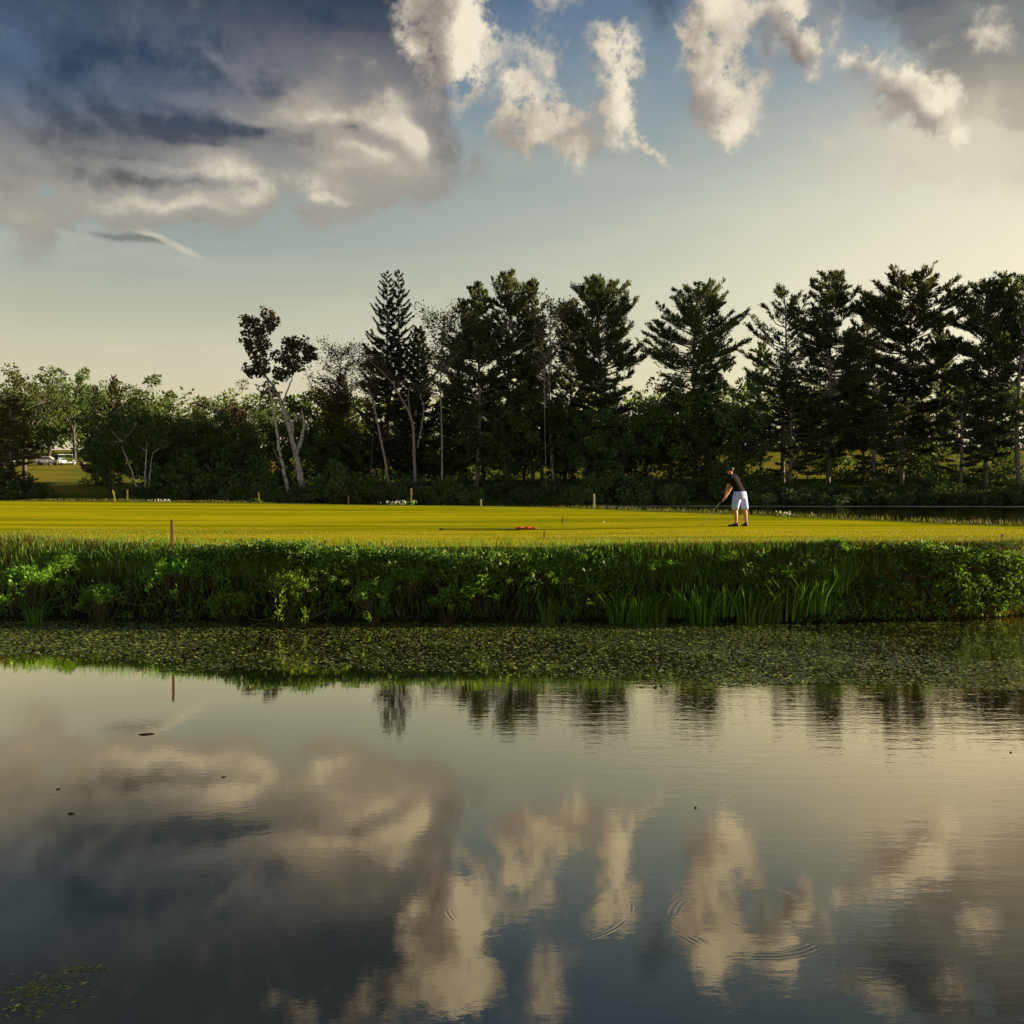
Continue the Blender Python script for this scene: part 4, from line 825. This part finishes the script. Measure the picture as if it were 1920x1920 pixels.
def flat_bit(name, label, px, py, L, w, rz, col):
    y = ydist(py, 0); x = at(px, y); m, q, out = material(name + "_mat"); a = q.n('ShaderNodeBsdfPrincipled'); a.inputs['Roughness'].default_value = .95; a.inputs['Specular IOR Level'].default_value = 0
    n1_ = q.noise(q.n('ShaderNodeTexCoord').outputs['Object'], 30, 3); q.put(a.inputs['Base Color'], q.mix(n1_, col, tuple(c * 1.7 for c in col))); q.put(out.inputs[0], a.outputs[0])
    tb = Tubes(6); t = np.linspace(-1, 1, 9); tb.add(np.stack([t * L / 2, .06 * L * np.sin(t * 2.3), .003 + 0 * t], -1), w * (1.02 - t ** 2) * .5 + .001)
    o = link(name, tb.mesh(name), m); o.location = (x, y, 0); o.rotation_euler.z = rz; return o
tag(flat_bit("driftwood_stick", '', 270, 1377, .16, .022, .1, (.02, .015, .010)), 'short dark stick floating alone on the calm water at the left', 'stick')
tag(flat_bit("floating_leaf", '', 126, 1526, .05, .014, .0, (.012, .010, .008)), 'dark speck of leaf floating below the dark stick, left edge', 'leaf', 'single leaves adrift on the open water')
tag(flat_bit("floating_leaf", '', 102, 1480, .035, .01, .3, (.012, .010, .008)), 'tiny dark leaf adrift just above the larger leaf speck on the left', 'leaf', 'single leaves adrift on the open water')
tag(flat_bit("floating_leaf", '', 415, 1457, .045, .01, .4, (.03, .02, .015)), 'brown leaf adrift in the tan cloud reflection', 'leaf', 'single leaves adrift on the open water')
tag(flat_bit("floating_leaf", '', 1307, 1515, .025, .014, .4, (.012, .010, .008)), 'small dark leaf adrift above the tall curved cloud reflection', 'leaf', 'single leaves adrift on the open water')
tag(flat_bit("floating_leaf", '', 1902, 1411, .03, .016, .4, (.012, .010, .008)), 'small dark leaf adrift near the right picture edge', 'leaf', 'single leaves adrift on the open water')
# ---------------- things on the green ----------------
def plain(name, c1, c2=None, rough=.7, sc=20.0, spec=.3, metal=0.0):
    m, q, out = material(name); a = q.n('ShaderNodeBsdfPrincipled'); a.inputs['Roughness'].default_value = rough; a.inputs['Metallic'].default_value = metal
    a.inputs['Specular IOR Level'].default_value = spec; c2 = c2 or tuple(min(1, c * .75) for c in c1)
    nz = q.noise(q.n('ShaderNodeTexCoord').outputs['Object'], sc, 4, .6); q.put(a.inputs['Base Color'], q.mix(q.sm(nz, .3, .7), c1, c2))
    b = q.n('ShaderNodeBump'); b.inputs['Distance'].default_value = .004; b.inputs['Strength'].default_value = .5; q.put(b.inputs['Height'], nz); q.put(a.inputs['Normal'], b.outputs[0])
    q.put(out.inputs[0], a.outputs[0]); return m
def loft(name, rings, mat, parent=None, seg=18, cap=True, smooth=True):
    """rings: (centre, axis u, axis v) ellipses joined in order; capped ends"""
    V = []; F = []; th = np.linspace(0, 2 * np.pi, seg, endpoint=False)
    for c, u, v in rings: V += [tuple(np.array(c) + np.array(u) * math.cos(a) + np.array(v) * math.sin(a)) for a in th]
    for i in range(len(rings) - 1):
        for j in range(seg): F.append((i * seg + j, i * seg + (j + 1) % seg, (i + 1) * seg + (j + 1) % seg, (i + 1) * seg + j))
    if cap: F.append(tuple(range(seg))[::-1]); F.append(tuple((len(rings) - 1) * seg + j for j in range(seg)))
    me = bpy.data.meshes.new(name); me.from_pydata(V, [], F); me.update()
    if smooth: me.polygons.foreach_set('use_smooth', [True] * len(me.polygons))
    return link(name, me, mat, parent)
def join_data(name, objs, mat, parent):
    V, F = [], []
    for o in objs:
        b = len(V); V += [tuple(v.co) for v in o.data.vertices]; F += [tuple(b + i for i in p.vertices) for p in o.data.polygons]; bpy.data.objects.remove(o)
    me = bpy.data.meshes.new(name); me.from_pydata(V, [], F); me.update(); me.polygons.foreach_set('use_smooth', [True] * len(me.polygons)); return link(name, me, mat, parent)
def box_mesh(name, size, loc=(0, 0, 0), bev=.0):
    import bmesh
    bm = bmesh.new(); bmesh.ops.create_cube(bm, size=1); bmesh.ops.scale(bm, vec=size, verts=bm.verts)
    if bev: bmesh.ops.bevel(bm, geom=bm.edges[:], offset=bev, segments=2, affect='EDGES')
    bmesh.ops.translate(bm, vec=loc, verts=bm.verts); me = bpy.data.meshes.new(name); bm.to_mesh(me); bm.free(); return me
m_wood = plain("stained_stake_wood", (.17, .085, .040), (.10, .05, .028), .8, 30)
m_oldw = plain("weathered_stake_wood", (.10, .07, .05), (.06, .045, .035), .8, 30)
m_ywood = plain("pale_yellow_stake_paint", (.38, .35, .17), (.28, .26, .13), .7, 20)
def stake(px, ytop, D, wpx, mat, label, group=None, name='stake', cat='stake'):
    x = at(px, D); b = H(x, D); h = CAMH - math.tan(math.atan((ytop - 960) / FPX) + R(PITCH)) * D - b; w = wpx / FPX * D
    o = link(name, box_mesh(name, (w, w, h + .1), (0, 0, h / 2 - .05), w * .15), mat); o.location = (x, D, b); o.rotation_euler = (R(1), R(-.6), .3); tag(o, label, cat, group); return o
SKG = 'hazard stakes round the green'
stake(322, 974, 19.3, 4.8, m_wood, 'red-brown wooden stake lit on its right side, at the near left edge of the green', SKG)
stake(1881, 1002, 20.6, 5.0, m_wood, 'red-brown wooden stake at the far right of the near bank', SKG)
stake(1114, 926, backe(3.3) - .2, 3.2, m_ywood, 'pale yellow stake at the far edge of the green, middle', SKG)
stake(653, 929, 56.5, 2.6, m_oldw, 'thin weathered stake at the far edge, below the forked white trunks', SKG)
stake(387, 941, 60, 2.2, m_ywood, 'short pale stake left of its twin at the far edge of the green', SKG)
stake(405, 940, 60, 2.2, m_ywood, 'short pale stake right of its twin at the far edge of the green', SKG)
stake(902, 936, 54, 3.0, m_ywood, 'short cream marker at the far edge left of the pale yellow stake', SKG)
stake(1903, 1015, 21.2, 2.6, m_oldw, 'thin crooked twig stake right of the far right one', SKG)
# flower spikes
MS = leaf_mat("mullein_yellow", [(.24, .22, .04), (.42, .38, .08)], .3)
def spike(px, ytop, D, label, lean=0.0):
    x = at(px, D); b = H(x, D); h = CAMH - math.tan(math.atan((ytop - 960) / FPX) + R(PITCH)) * D - b
    o = empty("mullein_plant", (x, D, b)); tag(o, label, 'flower spike', 'yellow flower spikes at the far edge of the green')
    tb = Tubes(6); pt = wpath((0, 0, -.05), (lean, 0, h), 8, .02); tb.add(pt, np.linspace(.03, .015, 8)); link("stem", tb.mesh("mullein_stem"), M_stem, o)
    lv = Leaves(); m = 220; s = rng.uniform(.3, 1, m); c = np.stack([np.interp(s, np.linspace(0, 1, 8), pt[:, k]) for k in range(3)], -1); az = rng.uniform(0, 6.28, m)
    lv.add(c, np.stack([np.cos(az), np.sin(az), .6 + 0 * az], -1), .085, .05); link("flower_head", lv.mesh("mullein_flowers"), MS, o)
    lv = Leaves(); m = 26; az = rng.uniform(0, 6.28, m); lv.add(np.zeros((m, 3)) + [0, 0, .05], np.stack([np.cos(az), np.sin(az), rng.uniform(.2, 1.2, m)], -1), .34, .1); link("basal_leaves", lv.mesh("mullein_leaves"), M_bankl, o)
spike(239, 919, 64, 'yellow flower spike, right one of the close pair'); spike(219, 920, 64.3, 'yellow flower spike leaning left, the other of the close pair', -.25)
spike(484, 924, 59.7, 'greenish flower spike below the birch'); spike(771, 917, 54.5, 'tall yellow flower spike among white daisies')
# daisies
mw = plain("white_petals", (.75, .72, .66), (.62, .58, .50), .6, 30); 
def daisies(px, D, wpx, n, label, h=.45):
    x0 = at(px, D); b = H(x0, D); h *= .75; o = empty("daisy_clump", (x0, D, b)); tag(o, label, 'daisies', 'white daisies at the far edge of the green')
    w = wpx / FPX * D; X = rng.normal(0, w / 4, n); Y = rng.normal(0, .3, n); Z = rng.uniform(.15, 1, n) * h
    lv = Leaves(); lv.add(np.stack([X, Y, 0 * X], -1), np.stack([X * 0, X * 0, X * 0 + 1], -1), Z, .012); lv.add(np.stack([X, Y, Z * .4], -1), rng.normal(size=(n, 3)), .15, .04); link("stems", lv.mesh("daisy_stems"), M_bank, o)["kind"] = "stuff"
    lv = Leaves()
    for k in range(5):
        a = k * 1.2566; lv.add(np.stack([X, Y, Z], -1), np.stack([np.cos(a) + 0 * X, -.6 + 0 * X, np.sin(a) + 0 * X], -1), .055, .045)
    link("flowers", lv.mesh("daisy_flowers"), mw, o)["kind"] = "stuff"
daisies(132, 67.2, 40, 60, 'white daisies below the sloping lawn, left'); daisies(248, 63.8, 30, 40, 'white daisies just right of the flower spike pair')
daisies(298, 62.8, 42, 90, 'thick patch of white daisies at the foot of the birch clump'); daisies(745, 54.6, 60, 45, 'white daisies round the tall yellow spike', .35); daisies(4, 68, 16, 30, 'white daisies cut by the left picture edge')
daisies(1470, 35.6, 34, 12, 'low white flowers right behind the golfer', .22)

# flagstick lying on the green
fy = ydist(992, G); fx0, fx1 = at(826, fy), at(1006, fy); L = fx1 - fx0
o = empty("flagstick", (fx0, fy, H((fx0 + fx1) / 2, fy) + .012)); tag(o, 'black flagstick lying flat on the green with its orange-red flag', 'flagstick')
tb = Tubes(8); tb.add([(0, 0, .012), (L * .5, .0, .014), (L * .98, 0, .016)], [.012, .011, .009]); link("pole", tb.mesh("flag_pole"), plain("black_pole_paint", (.02, .018, .018), rough=.5), o)
tb = Tubes(8); tb.add([(-.04, 0, .012), (-.02, 0, .012), (.05, 0, .012)], [.008, .024, .022]); link("ferrule", tb.mesh("ferrule"), plain("dark_ferrule", (.03, .03, .03), rough=.4), o)
nu, nv = 26, 12; U, Vv = np.meshgrid(np.linspace(0, 1, nu), np.linspace(0, 1, nv)); X = L - .56 + U * .54; Yy = -.02 - Vv * .30; Zz = .02 + .035 * np.sin(U * 9 + Vv * 3) ** 2 * (.35 + Vv) + .05 * Vv * (1 - Vv) + .03 * np.sin(Vv * 7)**2
idx = (np.arange(nv - 1)[:, None] * nu + np.arange(nu - 1)[None]).ravel(); fm = mesh_np("flag", np.stack([X, Yy, Zz], -1).reshape(-1, 3), np.stack([idx, idx + 1, idx + nu + 1, idx + nu], -1), 4, True)
fo = link("flag", fm, plain("orange_red_flag_cloth", (.50, .06, .02), (.36, .04, .015), .8, 12), o); sm_ = fo.modifiers.new("cloth_thickness", 'SOLIDIFY'); sm_.thickness = .004
tb = Tubes(8); tb.add([(L * .98, 0, .016), (L * .99, 0, .016), (L, 0, .016)], [.018, .022, .008]); link("knob", tb.mesh("knob"), plain("white_knob", (.7, .6, .5)), o)
# ball
by = ydist(980, G); 
import bmesh
bm = bmesh.new(); bmesh.ops.create_icosphere(bm, subdivisions=3, radius=.0215)
for i_, v in enumerate(bm.verts):
    if i_ % 3 == 0: v.co *= .965
me = bpy.data.meshes.new("golf_ball"); bm.to_mesh(me); bm.free(); me.polygons.foreach_set('use_smooth', [True] * len(me.polygons))
o = link("golf_ball", me, plain("white_ball", (.8, .8, .78), (.74, .74, .72), .4, 60)); bx = at(1132, by); o.location = (bx, by, H(bx, by) + .022); tag(o, 'white golf ball lying alone on the green left of the golfer', 'golf ball')

# ---------------- golfer ----------------
gy = ydist(988.5, G); gx = at(1390, gy); gz = H(gx, gy)
per = empty("person", (gx, gy, gz)); tag(per, 'golfer in dark shirt and white shorts coloured with blue skylight, bent over a putter on the green', 'person')
m_skin = plain("skin", (.42, .22, .14), (.36, .18, .11), .6, 12); m_shirt = plain("dark_maroon_shirt", (.010, .006, .008), (.006, .004, .006), .9, 25, .1)
m_short = plain("skylit_white_shorts", (.40, .46, .76), (.34, .40, .72), .9, 14); m_hair = plain("dark_hair", (.014, .011, .010), (.02, .016, .012), .6, 60); m_shoe = plain("dark_shoes", (.035, .014, .012), (.02, .01, .01), .5, 20)  # shorts are white; the blue of skylight shade is mixed into their colour
fw = np.array([-.755, .656, 0]); rt = np.array([.656, .755, 0]); up = np.array([0, 0, 1.0])
Pv = dict(pelvis=(-.03, .0, .93), spine=(-.09, .04, 1.08), chest=(-.18, .10, 1.25), neck0=(-.225, .145, 1.38), neck=(-.245, .165, 1.44), head=(-.262, .185, 1.52), crown=(-.255, .18, 1.585))
body = []; E = []; idx = {}
def bv(nm, p, r, parent=None):
    idx[nm] = len(body); body.append((tuple(p), r)); 
    if parent is not None: E.append((idx[parent], idx[nm]))
bv('pelvis', Pv['pelvis'], (.13, .11)); bv('spine', Pv['spine'], (.12, .10), 'pelvis'); bv('chest', Pv['chest'], (.15, .11), 'spine'); bv('neck0', Pv['neck0'], (.075, .07), 'chest'); bv('neck', Pv['neck'], (.052, .052), 'neck0')
bv('jaw', (-.285, .205, 1.485), (.07, .072), 'neck'); bv('head', (-.268, .19, 1.54), (.078, .088), 'jaw'); bv('crown', (-.255, .18, 1.59), (.055, .06), 'head')
for s, nm in ((-1, 'l'), (1, 'r')):
    shd = np.array([-.205, .125, 1.365]) + rt * s * .165; bv('sh' + nm, shd, (.058, .055), 'chest')
    el_ = np.array([-.36, .10, 1.07]) if s < 0 else np.array([-.20, .37, 1.08]); bv('el' + nm, el_, (.042, .040), 'sh' + nm)
    wr = np.array([-.395, .235, .835]) if s < 0 else np.array([-.375, .265, .80]); mid = el_ * .55 + wr * .45; bv('fa' + nm, mid, (.040, .037), 'el' + nm); bv('wr' + nm, wr, (.026, .022), 'fa' + nm)
    pm = wr + np.array([-.025, .015, -.065]); bv('pa' + nm, pm, (.034, .022), 'wr' + nm)
    gripd = norm(np.array([-.5, .33, -.76]))
    for k in range(4):
        b0 = pm + gripd * (.012 + k * .017) * 1.0; c = b0 + fw * .025 + rt * s * -.012; c2 = b0 + fw * .028 - rt * s * .03 + up * -.008; c3 = b0 + fw * .006 - rt * s * (.036 - .003 * k)
        bv(f'f{nm}{k}a', c, (.0095, .0095), 'pa' + nm); bv(f'f{nm}{k}b', c2, (.0085, .0085), f'f{nm}{k}a'); bv(f'f{nm}{k}c', c3, (.0075, .0075), f'f{nm}{k}b')
    bv('t' + nm + 'a', pm + fw * .02 + up * .012 + rt * s * -.018, (.011, .011), 'pa' + nm); bv('t' + nm + 'b', pm + fw * .03 + gripd * .03 - rt * s * .024, (.009, .009), 't' + nm + 'a')
    hip = np.array([-.03, 0, .88]) + (np.array([-.10, -.07, 0]) if s < 0 else np.array([.075, .07, 0])); bv('hp' + nm, hip, (.098, .098), 'pelvis')
    kn = np.array([-.185, -.08, .48]) if s < 0 else np.array([.115, .10, .48]); bv('kn' + nm, kn, (.058, .058), 'hp' + nm)
    cf = kn * .6 + (np.array([-.165, -.12, .09]) if s < 0 else np.array([.165, .13, .09])) * .4 + np.array([.008, -.018, 0]); bv('cf' + nm, cf, (.057, .055), 'kn' + nm)
    an = np.array([-.165, -.12, .09]) if s < 0 else np.array([.165, .13, .09]); bv('an' + nm, an, (.036, .036), 'cf' + nm)
    toe = an + (np.array([-.10, .03, -.045]) if s < 0 else np.array([-.01, .10, -.045])); bv('to' + nm, toe, (.036, .03), 'an' + nm)
me = bpy.data.meshes.new("body"); me.from_pydata([b[0] for b in body], E, []); bo = link("body", me, m_skin, per)
sk = bo.modifiers.new("flesh", 'SKIN'); 
if not me.skin_vertices: bpy.context.view_layer.objects.active = bo
lay = me.skin_vertices[0].data
for i, b in enumerate(body): lay[i].radius = b[1]
lay[0].use_root = True; sk.use_smooth_shade = True; ss = bo.modifiers.new("smooth", 'SUBSURF'); ss.levels = 2; ss.render_levels = 2
# face: nose, ears, brow and mouth as small pieces of relief set into the head, looking down along the putter
hd = np.array([-.272, .192, 1.535]); fdir = norm(np.array([-.84, .42, -.30])); sdir = norm(np.cross(fdir, up)); ud = np.cross(sdir, fdir)
def blob(name, c, a, b, cc, mat, parent, seg=12, rings=7):
    rr = []; A = np.array(a, float); B = np.array(b, float); C_ = np.array(cc, float)
    for k in range(rings):
        ph = -math.pi / 2 + math.pi * (k + .02) / (rings - 1 + .04); rr.append((np.array(c) + C_ * math.sin(ph), A * max(math.cos(ph), .02), B * max(math.cos(ph), .02)))
    return loft(name, rr, mat, parent, seg)
blob("nose", hd + fdir * .092 - ud * .010, sdir * .013, fdir * .020, ud * .024, m_skin, per); blob("lips", hd + fdir * .078 - ud * .052, sdir * .024, fdir * .010, ud * .008, plain("lips", (.30, .11, .09)), per)
for s in (-1, 1):
    blob("ear", hd + sdir * s * .078 - fdir * .008 - ud * .005, fdir * .018, sdir * .008, ud * .030, m_skin, per)
    blob("eye", hd + fdir * .076 + sdir * s * .03 + ud * .014, sdir * .014, fdir * .010, ud * .009, plain("eye_dark", (.03, .02, .015)), per)
blob("hair", hd + ud * .032 - fdir * .022, sdir * .086, fdir * .098, ud * .072, m_hair, per, 18, 9)
# shirt: torso plus short sleeves
def ring_(c, w, d, tilt=0.0): return (c, rt * w, fw * d + up * tilt * d)
sh1 = loft("t", [ring_((-.035, -.005, .915), .185, .150), ring_((-.05, .01, 1.0), .182, .142), ring_((-.10, .045, 1.10), .186, .138), ring_((-.155, .085, 1.21), .205, .140, -.1), ring_((-.195, .12, 1.31), .215, .132, -.2), ring_((-.218, .137, 1.375), .185, .112, -.3), ring_((-.232, .15, 1.415), .10, .085, -.3), ring_((-.238, .157, 1.43), .064, .062, -.3)], m_shirt, None, 24)
sl = []
for s, nm in ((-1, 'l'), (1, 'r')):
    a = np.array(body[idx['sh' + nm]][0]); b = np.array(body[idx['el' + nm]][0]); d = norm(b - a); s1 = norm(np.cross(d, fw)); s2 = np.cross(d, s1)
    sl.append(loft("t", [(a - d * .06 - rt * s * .07, s1 * .06, s2 * .06), (a - d * .02, s1 * .082, s2 * .078), (a + d * .08, s1 * .078, s2 * .074), (a + d * .17, s1 * .072, s2 * .07)], m_shirt, None, 16))
join_data("shirt", [sh1] + sl, m_shirt, per)
lg = [loft("t", [ring_((-.035, -.005, .965), .188, .155), ring_((-.035, -.005, .90), .200, .168), ring_((-.035, -.01, .83), .205, .170), ring_((-.04, -.01, .76), .185, .14)], m_short, None, 24)]
for s in (-1, 1):
    top_ = np.array([-.03, 0, .86]) + (np.array([-.095, -.065, 0]) if s < 0 else np.array([.07, .065, 0])); kn = np.array(body[idx['kn' + ('l' if s < 0 else 'r')]][0])
    lg.append(loft("t", [(top_, rt * .115, fw * .135), (top_ * .6 + kn * .4, rt * .112, fw * .122), (kn + up * .06, rt * .098, fw * .106), (kn - up * .02, rt * .094, fw * .100), (kn - up * .02 + up * .004, rt * .086, fw * .090)], m_short, None, 20))
join_data("shorts", lg, m_short, per)
for s, nm in ((-1, 'l'), (1, 'r')):
    an = np.array(body[idx['an' + nm]][0]); d = norm(np.array([-.95, .25, 0])) if s < 0 else norm(np.array([-.25, .9, 0])); w_ = np.cross(d, up); a0 = np.array([an[0], an[1], 0]) - d * .07
    loft("shoe", [(a0 + up * .045, w_ * .012, up * .025), (a0 + d * .02 + up * .055, w_ * .04, up * .052), (a0 + d * .09 + up * .055, w_ * .045, up * .052), (a0 + d * .16 + up * .035, w_ * .046, up * .034), (a0 + d * .25 + up * .028, w_ * .05, up * .027), (a0 + d * .29 + up * .022, w_ * .03, up * .02), (a0 + d * .30 + up * .02, w_ * .008, up * .008)], m_shoe, per, 14)
# putter, held but a thing of its own
h0 = np.array([-.385, .24, .86]); h1 = np.array([-.92, .60, .04]); dd = norm(h1 - h0)
pt = empty("putter", (gx, gy, gz)); tag(pt, 'steel-shafted putter held by the golfer, slanting down to the left', 'golf club')
tb = Tubes(8); tb.add([h0, h0 + dd * .25], [.014, .011]); link("grip", tb.mesh("grip"), plain("black_rubber", (.02, .02, .02)), pt)
tb = Tubes(8); tb.add([h0 + dd * .24, h1], [.0065, .005]); link("shaft", tb.mesh("shaft"), plain("steel_shaft", (.6, .58, .52), (.5, .48, .44), .35, 10, .5, .6), pt)
link("head", box_mesh("putter_head", (.10, .03, .025), tuple(h1 + np.array([-.03, 0, -.018])), .006), plain("putter_head_metal", (.4, .4, .4), rough=.35, metal=.8), pt)

# ---------------- parking place beyond the left lawn ----------------
m_wp = plain("white_car_paint", (.72, .74, .78), (.68, .70, .74), .3, 3); m_gl = plain("dark_window_glass", (.02, .03, .04), rough=.1, spec=.6); m_ty = plain("tyre_rubber", (.02, .02, .02)); m_gy = plain("grey_seat", (.2, .22, .26))
def prism(name, prof, w, mat, parent, y0=0.0):
    n = len(prof); V = [(x, y0 - w / 2, z) for x, z in prof] + [(x, y0 + w / 2, z) for x, z in prof]; F = [tuple(range(n)), tuple(range(2 * n - 1, n - 1, -1))] + [(i, (i + 1) % n + 0, (i + 1) % n + n, i + n)[::-1] for i in range(n)]
    me = bpy.data.meshes.new(name); me.from_pydata(V, [], F); me.update(); o = link(name, me, mat, parent); b = o.modifiers.new("soft_edges", 'BEVEL'); b.width = .04; b.segments = 2; return o
def wheels(parent, xs_, w, r, wd=.2):
    for x in xs_:
        for s in (-1, 1): loft("wheel", [((x, s * (w / 2 - wd / 2) - wd / 2, r), (r, 0, 0), (0, 0, r)), ((x, s * (w / 2 - wd / 2) + wd / 2, r), (r, 0, 0), (0, 0, r))], m_ty, parent, 20, True, False)
def car(px, D, label, rz, group):
    x = at(px, D); o = empty("parked_car", (x, D, H(x, D)), rz); tag(o, label, 'car', group)
    prism("body", [(-2.2, .32), (-2.2, .75), (-2.1, .92), (-1.1, 1.0), (.9, 1.0), (2.05, .86), (2.2, .6), (2.2, .32), (1.75, .30), (-1.75, .30)], 1.75, m_wp, o)
    prism("roof", [(-1.75, 1.0), (-1.2, 1.42), (.3, 1.46), (.95, 1.0)], 1.5, m_wp, o)
    for s in (-1, 1): prism("side_window", [(-1.5, 1.03), (-1.1, 1.34), (.22, 1.37), (.72, 1.03)], .03, m_gl, o, s * .765)
    wheels(o, (-1.35, 1.35), 1.78, .33)
def cart(px, D, label, rz, group):
    x = at(px, D); o = empty("golf_cart", (x, D, H(x, D)), rz); tag(o, label, 'golf cart', group)
    prism("body", [(-1.15, .3), (-1.15, .75), (-.3, .8), (-.25, .4), (.5, .38), (.75, .85), (1.15, .7), (1.2, .3)], 1.1, m_wp, o); prism("seat", [(-.75, .8), (-.85, 1.25), (-.75, 1.27), (-.6, .9), (-.2, .9), (-.2, .8)], 1.0, m_gy, o)
    prism("canopy", [(-1.0, 1.78), (-.95, 1.84), (.75, 1.84), (.8, 1.78)], 1.15, m_wp, o); prism("windscreen", [(.72, .86), (.62, 1.78), (.64, 1.78), (.75, .86)], 1.0, m_gl, o)
    for a, b in ((-.9, -1), (-.9, 1), (.66, -1), (.66, 1)): tb = Tubes(6); tb.add([(a, b * .5, .75), (a, b * .5, 1.79)], [.02, .02]); link("post", tb.mesh("cart_post"), m_gy, o)
    wheels(o, (-.8, .82), 1.15, .22, .16)
car(92, 172, 'white car parked beyond the sloping lawn, left of the golf carts', .25, None)
cart(112, 170.5, 'white golf cart facing sideways right behind the white car', 2.4, 'golf carts beyond the sloping lawn'); cart(128, 171, 'white golf cart at the right end of the row, under the dark trees', .6, 'golf carts beyond the sloping lawn'); cart(14, 171, 'white golf cart under the golden pine', .2, 'golf carts beyond the sloping lawn')
fx = empty("rail_fence", (at(60, 169), 169, H(at(60, 169), 169))); tag(fx, 'pale low rail fence running beside the white car', 'fence'); m_fe = plain("pale_fence_paint", (.45, .44, .40), (.36, .35, .32))
for k in range(6): link("post", box_mesh("post", (.12, .12, 1.1), (-4.6 + k * 1.8, 0, .5), .01), m_fe, fx)
for k, z in enumerate((.55, .95)): link("rail", box_mesh("rail", (9.4, .05, .14), (-.1, -.09, z), .01), m_fe, fx)
fx = empty("rail_fence", (at(157, 170), 170, H(at(157, 170), 170))); tag(fx, 'pale low rail fence right of the golf carts, half behind the trees', 'fence')
for k in range(3): link("post", box_mesh("post", (.12, .12, 1.1), (-1.6 + k * 1.8, 0, .5), .01), m_fe, fx)
for k, z in enumerate((.55, .95)): link("rail", box_mesh("rail", (4.0, .05, .14), (.2, -.09, z), .01), m_fe, fx)
